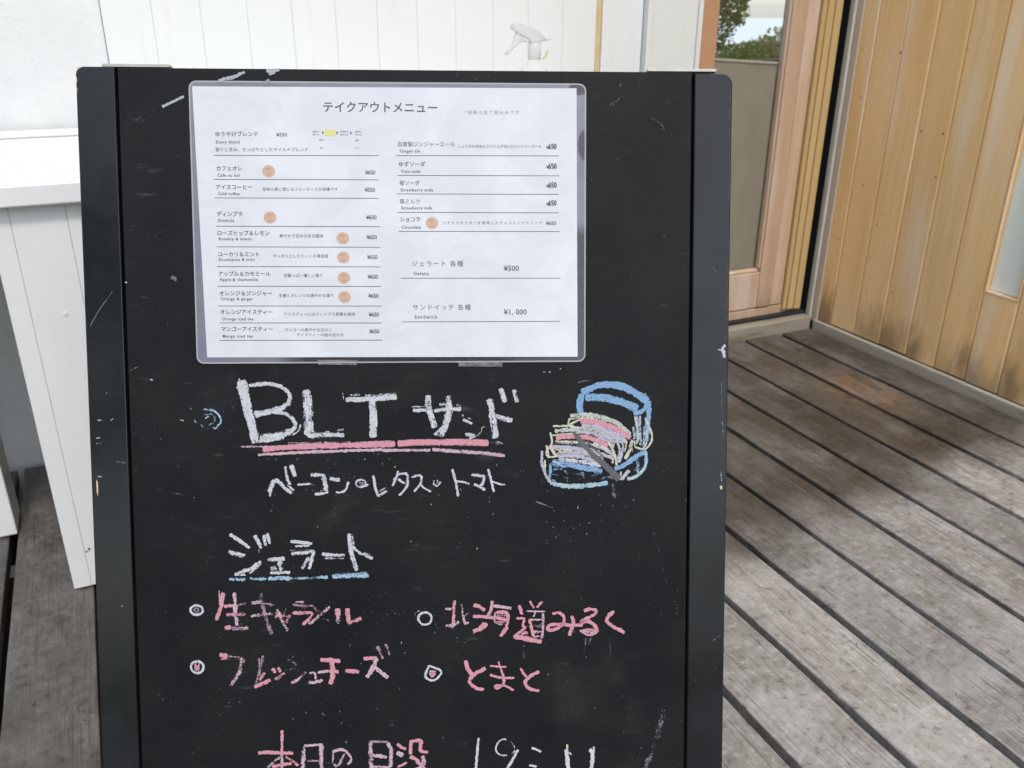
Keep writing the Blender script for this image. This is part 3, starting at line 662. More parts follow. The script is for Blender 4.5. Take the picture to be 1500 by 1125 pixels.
run(h, (380, 670, 7.5), [((105, 385, 130, 320, 162, 250), 42, WH, .78), ((112, 430, 116, 380), 24, WH, .6), ((165, 245, 220, 280, 290, 350, 350, 398), 40, WH, .78), ((300, 305, 378, 365), 26, WH, .65),
 ((287, 100, 292, 190, 335, 305), 32, WH, .8), ((346, 85, 365, 140, 392, 212), 44, WH, .82), ((415, 300, 500, 297, 560, 292), 22, WH, .84), ((530, 300, 600, 302), 14, WH, .5),
 ((562, 198, 650, 192, 722, 210), 34, WH, .78), ((700, 212, 722, 290, 730, 370), 54, WH, .72), ((575, 368, 700, 368), 12, WH, .45), ((605, 405, 700, 398, 752, 380), 30, WH, .8),
 ((770, 230, 820, 245, 882, 248), 34, WH, .78), ((838, 385, 900, 385, 950, 350, 975, 270), 24, WH, .78), ((1160, 322, 1195, 296), 16, WH, .8),
 ((1252, 200, 1270, 320, 1302, 430), 28, WH, .84), ((1300, 425, 1400, 372), 30, WH, .76), ((1310, 378, 1392, 332), 16, WH, .5), ((1462, 318, 1490, 220), 24, WH, .7), ((1296, 440, 1310, 520), 14, WH, .35)])
h.ell(380+1112/7.5, 670+288/7.5, 7.2, 5.2, 3.0, WH, .78); h.ell(380+1118/7.5, 670+292/7.5, 2.6, 2.0, 2.2, WH, .6)
run(h, (560, 670, 7.5), [((175, 150, 145, 240, 110, 315), 24, WH, .8), ((165, 188, 262, 185, 282, 280, 250, 350, 182, 422), 26, WH, .8), ((172, 240, 245, 290), 26, WH, .72), ((270, 250, 262, 300), 30, WH, .5),
 ((322, 220, 415, 200, 427, 270, 350, 380), 24, WH, .8), ((345, 190, 410, 205), 16, WH, .6), ((415, 300, 470, 345, 536, 380), 20, WH, .82), ((555, 285, 600, 315, 640, 270), 22, WH, .78), ((602, 250, 606, 290), 16, WH, .7), ((565, 255, 572, 300), 16, WH, .7),
 ((768, 130, 805, 270, 836, 430), 27, WH, .84), ((815, 262, 880, 272, 957, 292), 20, WH, .8), ((980, 192, 1060, 205, 1118, 215, 1095, 300, 1060, 322), 28, WH, .8), ((1010, 290, 1070, 325, 1132, 362), 30, WH, .78),
 ((1163, 130, 1195, 250, 1226, 382), 26, WH, .82), ((1200, 265, 1280, 292, 1350, 302), 20, WH, .76)])
h.build('chalk_letter')
# gelato heading
h = Chalk([(845.3, (385, 425, 463, 507)), (9999, ())])
run(h, (320, 770, 6.25), [((100, 80, 190, 140, 282, 207), 28, WH, .84), ((92, 238, 160, 258, 242, 275), 30, WH, .78), ((110, 262, 215, 292), 20, WH, .6), ((145, 455, 245, 452), 18, WH, .75), ((150, 448, 300, 390, 388, 328), 34, WH, .76), ((388, 352, 282, 440), 20, WH, .7),
 ((328, 90, 362, 150, 388, 210), 34, WH, .76), ((365, 220, 370, 250), 18, WH, .5), ((415, 88, 430, 186), 26, WH, .72), ((444, 72, 466, 170), 28, WH, .74),
 ((448, 312, 520, 312, 606, 305), 34, WH, .78), ((560, 325, 572, 420), 46, WH, .7), ((475, 398, 530, 392), 40, WH, .7), ((470, 436, 655, 430), 26, WH, .82), ((585, 405, 620, 405), 16, WH, .4),
 ((658, 145, 760, 155, 856, 168), 30, WH, .84), ((700, 190, 830, 186), 20, WH, .74), ((655, 228, 860, 218), 20, WH, .42), ((665, 260, 780, 252, 862, 240, 855, 300, 828, 400), 30, WH, .82), ((825, 290, 765, 398), 32, WH, .68),
 ((945, 262, 1050, 272, 1155, 272), 30, WH, .78), ((970, 302, 1150, 298), 20, WH, .6), ((1195, 75, 1212, 230, 1265, 415), 38, WH, .82), ((1220, 80, 1235, 200), 28, WH, .6), ((1225, 195, 1300, 255, 1412, 302), 24, WH, .84), ((1320, 248, 1390, 275), 20, WH, .55)])
run(h, (320, 770, 6.25), [((95, 492, 245, 495), 30, BLL, .62), ((285, 490, 440, 488), 28, BLL, .62), ((455, 485, 650, 485), 38, BLL, .78), ((640, 486, 860, 482), 24, BLL, .62), ((860, 475, 1000, 475), 32, BLL, .68), ((1040, 465, 1200, 462, 1375, 458), 40, BLL, .78), ((1060, 445, 1200, 438, 1370, 435), 22, BLL, .5)])
h.build('chalk_letter')
# flavour list
h = Chalk([(945, (300, 362, 400, 425, 459, 484, 560, 645, 693, 752, 800, 850, 885)), (9999, (300, 365, 397, 418, 449, 472, 500, 528, 600, 655, 718, 757))])
G_ = (270, 860, 7.031)
h.ell(270+124/7.03, 860+240/7.03, 9.2, 6.9, 3.0, WH, .88); h.ell(270+122/7.03, 860+240/7.03, 3, 2.6, 3.0, GR, .7)
h.ell(270+130/7.03, 860+828/7.03, 9.0, 8.8, 3.4, WH, .85)
run(h, G_, [((108, 785, 122, 868), 26, PK, .8), ((150, 785, 142, 865), 26, PK, .8), ((118, 850, 150, 800), 24, PKL, .75), ((80, 160, 120, 155), 10, GR, .5), ((355, 40, 362, 190), 12, PKL, .75), ((393, 60, 375, 200, 325, 345), 36, PK, .88), ((405, 203, 500, 192), 30, PK, .85), ((500, 190, 560, 188, 632, 170), 24, PKG, .6), ((515, 60, 520, 150, 522, 230, 535, 400), 42, PKL, .72),
 ((430, 288, 530, 285, 628, 286), 36, PK, .7), ((415, 428, 480, 415), 48, PK, .88), ((480, 430, 560, 430, 655, 420), 44, PKL, .58), ((570, 385, 600, 395), 24, PKL, .5),
 ((690, 165, 760, 158, 800, 162), 38, PKL, .66), ((800, 162, 930, 188), 32, PKG, .55), ((685, 305, 850, 282, 1000, 272), 36, PKL, .60), ((782, 70, 812, 230, 850, 360, 895, 490), 44, PKG, .58), ((840, 430, 870, 500), 40, PKG, .35),
 ((930, 312, 1000, 300, 1092, 312), 36, PK, .66), ((955, 230, 1010, 360, 1062, 455), 34, PKL, .68), ((1088, 290, 1040, 372), 34, PK, .62), ((1045, 220, 1020, 300), 10, PKL, .5),
 ((358, 700, 440, 712), 40, PK, .92), ((370, 742, 440, 735), 24, PK, .7), ((440, 715, 590, 728), 22, PKG, .55), ((440, 745, 590, 750), 30, PKG, .35), ((585, 730, 575, 850, 530, 940, 468, 1025), 38, PKL, .66), ((616, 750, 590, 825), 28, PK, .6),
 ((812, 708, 775, 860, 725, 1035), 30, PKG, .60), ((766, 738, 772, 840), 18, PKL, .6), ((718, 1030, 800, 1000, 885, 958), 38, PK, .76), ((772, 962, 828, 885), 28, PK, .74), ((908, 838, 935, 890), 36, PK, .8), ((965, 830, 988, 880), 32, PK, .7), ((930, 955, 1030, 885), 24, PK, .66), ((955, 965, 1000, 915), 20, PK, .6)])
run(h, (410, 860, 7.033), [((125, 185, 230, 195, 342, 190), 32, PKG, .6), ((160, 156, 245, 156), 18, PKL, .7), ((170, 225, 320, 215), 30, PKG, .35), ((125, 270, 250, 268, 328, 275, 290, 340, 230, 390), 32, PK, .78),
 ((515, 208, 400, 300, 298, 385), 36, PKL, .64), ((350, 208, 430, 290, 505, 352), 36, PKG, .45), ((592, 222, 598, 300), 56, PK, .78), ((594, 300, 600, 382), 54, PKL, .62), ((690, 222, 702, 300, 712, 375), 42, PK, .8), ((700, 372, 770, 352, 835, 318), 42, PK, .72),
 ((75, 750, 130, 770, 172, 812), 26, GR, .5), ((45, 850, 155, 845), 28, GR, .45), ((120, 990, 190, 950, 265, 880), 38, PKL, .62), ((115, 992, 150, 975), 30, PK, .8), ((300, 892, 352, 885, 366, 920, 362, 955), 24, PKL, .72), ((295, 985, 360, 985, 440, 958), 30, PKL, .72),
 ((415, 752, 520, 755, 622, 768), 38, PK, .95), ((388, 882, 500, 868), 28, PKL, .82), ((500, 870, 605, 876), 34, PK, .85), ((524, 735, 545, 870, 538, 940, 518, 1005), 48, PK, .9), ((672, 862, 740, 870, 815, 876), 40, PK, .84),
 ((860, 742, 930, 735, 1000, 730), 36, PK, .9), ((1000, 735, 960, 830, 895, 935), 42, PKL, .84), ((968, 818, 1040, 880, 1112, 940), 40, PKL, .88), ((1003, 612, 1030, 670, 1062, 742), 34, PKG, .68), ((1085, 590, 1115, 640, 1130, 702), 30, PKG, .6)])
run(h, (600, 870, 7.033), [((58, 240, 62, 195, 105, 172), 14, WH, .5), ((575, 688, 600, 770, 650, 842), 38, PK, .96), ((785, 770, 690, 818, 620, 880, 630, 930, 690, 975, 768, 988), 34, PK, .94), ((828, 745, 900, 750, 995, 756), 20, PK, .94), ((828, 838, 940, 865, 1080, 868), 24, PK, .94),
 ((914, 700, 950, 800, 970, 880, 962, 940, 900, 975, 880, 955, 960, 945, 1010, 962, 1072, 995), 26, PK, .9),
 ((365, 155, 440, 160), 24, PKL, .7), ((468, 68, 455, 150, 455, 220, 450, 325), 30, PK, .78), ((370, 330, 440, 330, 508, 288), 34, PKL, .66), ((535, 105, 550, 230, 575, 318), 24, PKL, .62), ((560, 235, 612, 195), 22, PKL, .62), ((560, 310, 612, 300), 30, PKL, .56), ((455, 350, 450, 400), 10, GR, .4),
 ((658, 115, 720, 133, 775, 172), 32, PK, .94), ((652, 234, 720, 235, 800, 240, 900, 250, 1020, 272), 34, PK, .92), ((655, 390, 725, 362, 800, 308), 36, PK, .95), ((770, 300, 700, 372), 30, PK, .9), ((850, 72, 840, 160, 800, 238), 30, PK, .9), ((850, 122, 950, 135, 1048, 152), 32, PKL, .86),
 ((890, 192, 990, 195, 1012, 260, 992, 360, 935, 440), 36, PK, .88), ((882, 190, 880, 290, 960, 318), 26, PKL, .66), ((900, 220, 985, 225), 24, PKL, .6), ((870, 290, 980, 290), 34, PK, .7),
 ((1130, 118, 1160, 215), 34, PK, .95), ((1100, 255, 1180, 258, 1165, 325, 1190, 350, 1130, 400, 1072, 440), 24, PK, .9), ((1072, 442, 1180, 458, 1275, 488), 46, PK, .95), ((1150, 425, 1215, 395), 40, PK, .62),
 ((200, 742, 325, 800, 268, 885, 205, 888, 162, 850, 180, 790, 200, 742), 22, WH, .85), ((205, 800, 270, 800), 30, PKL, .78), ((200, 825, 268, 828), 34, PK, .78), ((215, 850, 255, 850), 24, PKL, .72), ((165, 900, 150, 1000, 140, 1090), 14, GR, .34), ((198, 340, 195, 440), 10, GR, .35), ((1180, 520, 1172, 660), 16, GR, .42)])
h.ell(600+158/7.03, 870+255/7.03, 9.8, 9.0, 3.0, WH, .85)
run(h, (760, 870, 7.033), [((-20, 448, 100, 470, 236, 495), 44, PK, .95), ((112, 75, 160, 148), 20, PK, .82), ((242, 78, 185, 142), 26, PK, .8), ((80, 178, 180, 182, 272, 184), 16, PKL, .82), ((172, 190, 150, 240), 16, PKL, .7), ((110, 260, 130, 350, 152, 440), 30, PK, .86), ((252, 200, 248, 350, 240, 460), 28, PKL, .74),
 ((118, 268, 250, 264), 18, PKL, .74), ((140, 330, 240, 330), 34, PKL, .5), ((150, 390, 240, 392), 34, PKL, .6), ((150, 440, 255, 445), 28, PKL, .6),
 ((345, 208, 410, 195, 465, 240, 458, 300, 400, 355, 325, 378, 300, 345, 350, 315, 470, 318, 600, 326, 660, 318), 30, PK, .92), ((545, 228, 562, 300, 518, 432), 34, PK, .93), ((460, 370, 465, 415), 16, GR, .5),
 ((672, 178, 740, 160, 802, 182, 730, 240, 640, 288, 720, 288, 780, 325, 812, 395), 34, PK, .92), ((628, 385, 720, 368, 805, 388, 730, 424, 650, 392), 24, PK, .9), ((640, 392, 790, 395), 26, PKL, .7), ((982, 180, 905, 262, 950, 325, 1020, 362, 1092, 402), 34, PK, .92),
 ((55, 520, 50, 665), 16, GR, .45), ((690, 450, 685, 540, 668, 600), 18, GR, .5), ((745, 455, 718, 525), 22, GR, .5), ((690, 640, 705, 665), 16, GR, .45), ((935, 400, 940, 500, 945, 620), 22, GR, .34), ((940, 620, 945, 900), 12, GR, .22),
 ((18, 765, 50, 825, 82, 856), 24, PK, .93), ((212, 803, 130, 842, 70, 900, 80, 950, 130, 985, 212, 1000), 32, PK, .93)])
h.build('chalk_letter')
# bottom line, runs on below the picture
h = Chalk([(9999, (440, 480, 520, 578, 660, 712, 765, 805, 845))])
run(h, (370, 1060, 8.824), [((68, 385, 180, 378, 300, 382, 522, 386), 40, PK, .92), ((380, 92, 376, 250, 375, 400), 36, PK, .86), ((375, 400, 378, 640), 38, PKL, .7), ((345, 440, 270, 510, 190, 575), 42, PKL, .6), ((430, 430, 590, 548), 42, PK, .72), ((250, 562, 380, 540, 500, 515), 42, PK, .86),
 ((665, 290, 780, 285, 905, 275), 34, PKL, .78), ((668, 300, 655, 470, 650, 640), 52, PKL, .70), ((888, 290, 885, 440, 888, 640), 52, PKL, .72), ((700, 490, 870, 488), 30, PKG, .6), ((660, 640, 880, 640), 34, PKL, .7),
 ((1045, 370, 1040, 440, 1028, 520), 26, PKL, .6), ((1030, 372, 1150, 340, 1235, 395, 1272, 470, 1228, 535), 34, PKL, .78), ((1185, 395, 1130, 520, 1090, 548, 1040, 540), 40, PKL, .6)])
run(h, (520, 1060, 8.333), [((182, 220, 190, 380, 198, 560), 46, PKL, .7), ((170, 228, 280, 225, 400, 228), 30, PKG, .72), ((405, 240, 440, 350, 430, 540), 50, PKL, .76), ((212, 395, 300, 400, 388, 415), 44, PKL, .78), ((200, 532, 430, 535), 26, PKL, .66),
 ((515, 250, 560, 290, 622, 318), 36, PK, .93), ((505, 362, 590, 392), 54, PKL, .88), ((520, 532, 570, 515, 632, 475), 28, PK, .86), ((682, 215, 676, 380), 40, PK, .93), ((670, 228, 798, 218, 800, 330, 892, 355), 42, PK, .92), ((668, 412, 740, 440, 830, 545, 900, 620), 46, PK, .88), ((825, 395, 830, 500, 740, 600), 52, PKL, .72), ((660, 620, 760, 545), 40, PK, .7)])
WP = (.74, .76, .80)
run(h, (680, 1060, 6.818), [((142, 148, 130, 300, 112, 480), 24, WP, .92), ((150, 340, 145, 360), 18, WP, .5), ((420, 165, 390, 160, 345, 185, 315, 250, 335, 300, 380, 322, 430, 320), 16, WP, .82), ((468, 185, 500, 230, 505, 255), 14, WP, .6), ((470, 302, 525, 270), 20, WP, .6), ((538, 265, 480, 370, 425, 460), 26, WP, .85), ((320, 320, 335, 350), 12, WP, .45), ((330, 380, 322, 420), 10, WP, .35),
 ((675, 243, 720, 262, 768, 286), 24, WP, .9), ((648, 420, 725, 434), 20, WP, .9), ((1032, 212, 1026, 268), 20, (.76, .74, .46), .92), ((1018, 262, 1030, 360, 1042, 480), 36, WP, .95), ((1048, 292, 1072, 315), 16, WP, .8), ((1296, 232, 1292, 320, 1288, 400), 20, WP, .85), ((1252, 262, 1278, 300, 1270, 480), 34, WP, .93)])
h.build('chalk_letter')
# sandwich drawing
h = Chalk()
run(h, (780, 550, 6.25), [((455, 170, 432, 260, 445, 350), 52, BL, .90), ((448, 152, 520, 128, 620, 88, 780, 92, 900, 135, 1062, 240), 58, BL, .93), ((485, 200, 650, 205, 820, 245, 965, 308), 66, BL, .86), ((1068, 235, 1068, 330, 1060, 420, 1045, 600), 42, BL, .84), ((960, 330, 962, 480, 960, 620), 38, BL, .68), ((985, 370, 992, 640), 26, LV, .62), ((1030, 460, 1020, 660), 34, BLL, .6), ((1068, 242, 1010, 325, 928, 350), 34, BL, .96),
 ((942, 372, 972, 560, 950, 630), 18, GN, .84), ((925, 470, 940, 650), 22, GN, .62), ((1032, 388, 1098, 560, 1040, 670, 938, 658), 17, YE, .88), ((1050, 500, 1045, 620, 1000, 680), 14, GN, .8), ((1035, 160, 1045, 240), 12, BLL, .6),
 ((345, 372, 500, 362, 650, 385, 780, 440, 895, 545), 38, GN, .80), ((330, 402, 450, 392, 600, 400), 20, YE, .74), ((560, 395, 720, 425, 850, 500), 26, GN, .66),
 ((450, 470, 600, 478, 750, 548, 860, 605), 72, LV, .80), ((460, 495, 600, 520, 780, 600), 50, GN, .6), ((440, 418, 600, 432, 760, 485, 900, 572), 42, PK, .97), ((188, 465, 320, 462, 380, 462), 16, YE, .93), ((332, 405, 328, 475), 14, YE, .8), ((442, 398, 340, 450), 18, YE, .84), ((345, 470, 500, 492, 640, 530), 20, YE, .72),
 ((205, 512, 380, 498, 560, 530, 700, 590, 745, 660), 36, GN, .78), ((420, 505, 600, 545, 760, 620), 52, LV, .78), ((180, 550, 300, 538, 440, 525), 14, YE, .82), ((215, 572, 330, 558, 500, 570, 600, 602, 690, 650), 42, PK, .96), ((210, 605, 430, 612, 560, 640, 725, 712), 22, YE, .78), ((200, 625, 380, 630, 620, 690), 14, LV, .6),
 ((185, 655, 400, 668, 600, 710, 740, 760), 34, LV, .84), ((240, 698, 450, 708, 650, 770), 36, LV, .8), ((225, 735, 400, 738, 600, 785), 34, LV, .82), ((240, 772, 450, 792, 630, 825), 38, WH, .74), ((210, 680, 420, 690, 640, 745), 14, YE, .7), ((560, 620, 700, 690, 740, 760), 26, WH, .7),
 ((700, 615, 752, 720, 772, 825), 20, YE, .86), ((740, 680, 735, 805), 16, YE, .84), ((770, 595, 800, 690, 770, 790), 22, LV, .8), ((835, 640, 810, 740, 790, 800), 26, LV, .76), ((820, 610, 850, 700), 18, LV, .7), ((912, 590, 890, 690, 848, 765), 26, YE, .84), ((865, 600, 850, 680), 20, YE, .7), ((912, 600, 915, 700), 18, LV, .6),
 ((165, 522, 178, 620, 128, 700, 150, 745, 235, 738), 17, YE, .88), ((160, 640, 218, 745), 26, (.78, .66, .60), .8), ((128, 640, 150, 740), 18, YE, .8), ((215, 720, 300, 690), 14, YE, .6),
 ((180, 800, 300, 815, 420, 835, 640, 878), 60, BL, .76), ((200, 790, 250, 812), 30, BLL, .8), ((755, 858, 850, 815, 950, 745, 1045, 690), 42, BL, .90), ((168, 800, 158, 950), 30, BL, .7), ((165, 985, 300, 1012, 480, 1012, 690, 985), 42, BLL, .84), ((200, 995, 420, 1020, 580, 1000), 14, YE, .7),
 ((115, 775, 118, 900, 168, 980), 20, YE, .84), ((88, 690, 90, 820, 150, 975), 22, LV, .78), ((1042, 700, 1035, 830, 960, 920, 870, 952), 28, BLL, .82), ((1020, 850, 940, 930, 870, 945), 14, YE, .8), ((960, 760, 968, 890), 32, BLL, .62), ((930, 870, 1010, 850), 40, BL, .5),
 ((190, 860, 270, 862), 24, BL, .5), ((290, 880, 330, 885), 24, BLL, .55), ((370, 900, 480, 905), 28, BL, .5), ((180, 910, 240, 912), 24, BL, .5), ((280, 935, 330, 935), 24, PKL, .45), ((370, 945, 440, 948), 20, LV, .4), ((170, 955, 210, 965), 24, LV, .6), ((540, 930, 600, 900), 36, BL, .5), ((460, 880, 470, 980), 20, BLL, .35), ((320, 860, 318, 980), 14, BLL, .4), ((620, 950, 700, 930), 30, BL, .5),
 ((885, 868, 820, 955), 42, LV, .8), ((812, 880, 805, 960), 20, LV, .72), ((700, 930, 790, 950), 24, LV, .5),
 ((690, 650, 750, 770), 14, GR, .5), ((380, 522, 440, 600, 520, 690, 600, 770), 46, KN, .98), ((580, 745, 660, 820, 730, 885, 795, 955), 60, KN, .97), ((470, 580, 640, 735), 30, (.17, .17, .18), .6), ((385, 530, 600, 750), 10, (.33, .33, .35), .5),
 ((735, 985, 745, 1050, 750, 1125), 44, GR, .50), ((865, 985, 862, 1070), 44, GR, .36), ((700, 990, 705, 1060), 30, GR, .32), ((745, 1100, 740, 1260), 24, GR, .26), ((85, 930, 88, 1000), 12, GR, .4), ((415, 68, 470, 50, 530, 48), 6, GR, .8)])
h.build('chalk_sandwich_drawing')
# stray marks and scratches
h = Chalk()
run(h, (270, 540, 2.941), [((78, 176, 130, 184, 157, 225, 128, 262), 8, BLL, .66), ((85, 200, 120, 198, 130, 225, 105, 245), 8, BLL, .55), ((95, 262, 130, 255), 8, BLL, .5), ((88, 215, 105, 205), 8, WH, .6), ((42, 222, 50, 235), 6, BLL, .7), ((70, 240, 82, 258), 5, BLL, .5)])
run(h, (160, 90, 5.769), [((443, 380, 530, 340, 628, 292), 19, PB, 1.0), ((1142, 85, 1060, 125, 985, 145), 24, PB, 1.0), ((1325, 78, 1435, 70), 22, PB, .95), ((1345, 100, 1400, 88), 26, PB, .95)])
run(h, (700, 0, 3.947), [((855, 430, 830, 480, 795, 540), 22, GR, .34), ((960, 450, 900, 500), 34, GR, .32), ((860, 545, 780, 600, 725, 650), 22, GR, .40), ((1000, 680, 1060, 715, 1085, 765), 4, GR, .6), ((1040, 470, 1150, 440), 26, GR, .24), ((1060, 530, 1110, 520), 18, GR, .26)])
run(h, (0, 0, 2.813), [((555, 690, 600, 670), 26, GR, .38), ((500, 620, 590, 600), 44, GR, .20), ((540, 540, 560, 490), 14, GR, .2)])
run(h, (0, 380, 2.96), [((740, 75, 765, 90), 18, GR, .6), ((540, 100, 555, 100), 8, WH, .6), ((565, 480, 605, 462), 5, GR, .6), ((600, 300, 660, 290), 40, GR, .24), ((640, 380, 670, 360), 30, GR, .26), ((610, 160, 660, 170), 8, GR, .4), ((648, 520, 662, 524), 8, WH, .6), ((780, 695, 795, 700), 6, WH, .6), ((650, 740, 755, 740), 12, GR, .34), ((615, 800, 640, 760), 16, GR, .34), ((670, 1000, 720, 1005), 16, GR, .34), ((760, 895, 775, 898), 6, GR, .6), ((725, 1012, 800, 1020), 4, GR, .5), ((820, 640, 830, 650), 10, BLL, .5)])
h.stroke([(972, 1040), (962, 1085), (944, 1130)], 9, GR, .48); h.stroke([(958, 780), (978, 860)], 4, GR, .35); h.stroke([(1022, 620), (1030, 660)], 3, GR, .4)
h.stroke([(785, 735), (810, 744)], 2, GR, .7); h.stroke([(806, 544), (805, 546)], 1.6, WH, .8); h.stroke([(820, 539), (822, 541)], 1.6, WH, .7); h.stroke([(796, 545), (798, 545)], 1.4, WH, .7)
rr = random.Random(5)
for _ in range(150):                                        # loose crumbs of chalk around the writing
    x, y = rr.choice([(rr.uniform(360, 740), rr.gauss(672, 9)), (rr.uniform(390, 760), rr.gauss(735, 14)), (rr.uniform(300, 900), rr.gauss(955, 22)), (rr.uniform(800, 930), rr.gauss(745, 20)), (rr.uniform(230, 980), rr.uniform(560, 1110)), (rr.uniform(300, 560), rr.gauss(1030, 20))])
    h.stroke([(x, y), (x+rr.uniform(-2, 2), y+rr.uniform(.5, 3.5))], rr.uniform(.8, 1.8), rr.choice([GR, GR, WH, PKG]), rr.uniform(.4, .75))
h.build('stray_chalk_marks', 'stuff')
h = Chalk()                                                 # scratches on the stiles
for pts, wd, c_, d_ in (([(1069.3, 140), (1068.4, 230), (1067.6, 300)], 1.1, GR, .5), ([(1066.5, 340), (1065.5, 420), (1064.5, 495)], 1.0, GR, .45), ([(1040, 108.5), (1060, 109)], 1.1, GR, .6), ([(1057, 560), (1056.6, 600)], 1.2, GR, .6), ([(165, 427), (145, 455), (132, 478)], 1.0, GR, .8), ([(143, 616), (149, 615)], 1.6, WH, .7), ([(141, 642), (147, 641)], 1.5, WH, .7), ([(141, 650), (148, 649)], 1.5, WH, .6), ([(143, 698), (149, 698)], 1.6, WH, .7), ([(152, 618), (154, 617)], 1.4, WH, .5), ([(170, 676), (185, 678)], 1.4, GR, .7), ([(156, 575), (157, 577)], 1.5, WH, .7), ([(162, 616), (166, 613)], 1.4, WH, .6),
                        ([(1062, 505), (1056, 514)], 4, WH, .9), ([(1059, 512), (1061, 524)], 4.5, WH, .9), ([(1052, 512), (1058, 513)], 2, WH, .7), ([(1058, 617), (1060, 640)], 1.6, WH, .45), ([(1056, 690), (1057, 705)], 1.6, WH, .5), ([(1042, 940), (1056, 930)], 2, GR, .5), ([(1045, 982), (1054, 968)], 2.4, GR, .5), ([(1044, 390), (1048, 398)], 1.5, GR, .6), ([(128, 128), (150, 136)], 14, GR, .26), ([(178, 887), (180, 888)], 1.8, WH, .7)):
    h.stroke(pts, wd, c_, d_, lift=.00135)
h.build('stile_scratches', 'stuff')

# ------------------------------------------------------------------ laminated menu
c00 = S(276, 118); c11 = S(857.5, 530)
MU0, MV0, MU1, MV1 = c00[0], c00[1], c11[0], c11[1]
menu = tag(bpy.data.objects.new('laminated_menu', None), 'white laminated drinks menu sheet taped near the top of the chalkboard', 'menu sheet'); C.objects.link(menu)
menu.matrix_world = frame_at(MU0, MV1, -.0006)
def ML(u, v, w=0): return (u-MU0, MV1-v, w)
MW, MH = MU1-MU0, MV1-MV0
def rrect(x0, y0, x1, y1, r, n=6):
    return arc(x1-r, y1-r, r, 0, math.pi/2, n)+arc(x0+r, y1-r, r, math.pi/2, math.pi, n)+arc(x0+r, y0+r, r, math.pi, 1.5*math.pi, n)+arc(x1-r, y0+r, r, 1.5*math.pi, 2*math.pi, n)
prism('laminate', rrect(0, 0, MW, MH, .008), 0, .0005, M['lam'], menu)
o_, i_ = rrect(0, 0, MW, MH, .008), rrect(.0016, .0016, MW-.0016, MH-.0016, .0066)
bm = bmesh.new(); A = [bm.verts.new((*p, .0008)) for p in o_]; B = [bm.verts.new((*p, .00085)) for p in i_]
for i in range(len(A)): bm.faces.new((A[i], A[(i+1) % len(A)], B[(i+1) % len(A)], B[i]))
obj('welded_rim', bm, M['lamedge'], menu)
pp = [S(*q) for q in ((281.5, 126.5), (844.5, 129.5), (846, 522.5), (303.5, 523.5))]
# the sheet bows a little inside its pouch
bm = bmesh.new(); nx, ny = 24, 16; g = []
for j in range(ny+1):
    row = []
    for i in range(nx+1):
        s_, t_ = i/nx, j/ny
        u = (pp[0][0]*(1-s_)+pp[1][0]*s_)*(1-t_)+(pp[3][0]*(1-s_)+pp[2][0]*s_)*t_; v = (pp[0][1]*(1-s_)+pp[1][1]*s_)*(1-t_)+(pp[3][1]*(1-s_)+pp[2][1]*s_)*t_
        row.append(bm.verts.new(ML(u, v, .00075)))
    g.append(row)
for j in range(ny):
    for i in range(nx): bm.faces.new((g[j+1][i], g[j+1][i+1], g[j][i+1], g[j][i]))
obj('paper_sheet', bm, M['paper'], menu, True)
WT = .00092
def text_bm(bm, body, x0, x1, y, hpx, zoom=(0, 0, 1), y1=None, w=WT, bold=0.0):
    ox, oy, sc = zoom; a = S(ox+x0/sc, oy+y/sc); b = S(ox+x1/sc, oy+(y1 if y1 is not None else y)/sc)
    tw = math.hypot(b[0]-a[0], b[1]-a[1]); cu = bpy.data.curves.new('t', 'FONT'); cu.body = body; cu.size = 1.0; cu.resolution_u = 2; cu.offset = .012 if not any(chr(0x4e00) <= c_ <= chr(0x9fff) for c_ in body) else .0
    ob = bpy.data.objects.new('t', cu)
    def width(sp):
        cu.space_character = sp; C.objects.link(ob); bpy.context.view_layer.update(); d = ob.evaluated_get(bpy.context.evaluated_depsgraph_get()); me = d.to_mesh()
        xs_ = [v.co.x for v in me.vertices]; r = (min(xs_), max(xs_)); d.to_mesh_clear(); C.objects.unlink(ob); return r
    size = hpx/sc*.00074
    r1 = width(1.0); w1 = (r1[1]-r1[0])*size; r2 = width(1.5); w2 = (r2[1]-r2[0])*size
    sp = 1.0+(tw-w1)/max(1e-6, (w2-w1))*.5 if w2 > w1 else 1.0; sp = max(.86, min(1.9, sp)); lo, hi = width(sp); k = tw/((hi-lo)*size)
    k = max(.6, min(1.6, k))
    C.objects.link(ob); bpy.context.view_layer.update(); d = ob.evaluated_get(bpy.context.evaluated_depsgraph_get()); me = d.to_mesh()
    ang = math.atan2(-(b[1]-a[1]), b[0]-a[0]); ca, sa = math.cos(ang), math.sin(ang); ax, ay, _ = ML(a[0], a[1])
    me2 = me.copy()
    for v in me2.vertices:
        x = (v.co.x-lo)*size*k; yy = v.co.y*size; v.co = Vector((ax+x*ca-yy*sa, ay+x*sa+yy*ca, w))
    bm.from_mesh(me2); bpy.data.meshes.remove(me2); d.to_mesh_clear(); C.objects.unlink(ob); bpy.data.objects.remove(ob); bpy.data.curves.remove(cu)
def line_bm(bm, x0, x1, y0, y1, zoom, th=.00062):
    ox, oy, sc = zoom; a = S(ox+x0/sc, oy+y0/sc); b = S(ox+x1/sc, oy+y1/sc)
    bm.faces.new([bm.verts.new(ML(*q, WT)) for q in ((a[0], a[1]+th/2), (b[0], b[1]+th/2), (b[0], b[1]-th/2), (a[0], a[1]-th/2))])
ZA, ZBb, ZC, ZD = (270, 100, 4.839), (270, 300, 4.839), (560, 110, 4.6875), (560, 310, 4.6875)
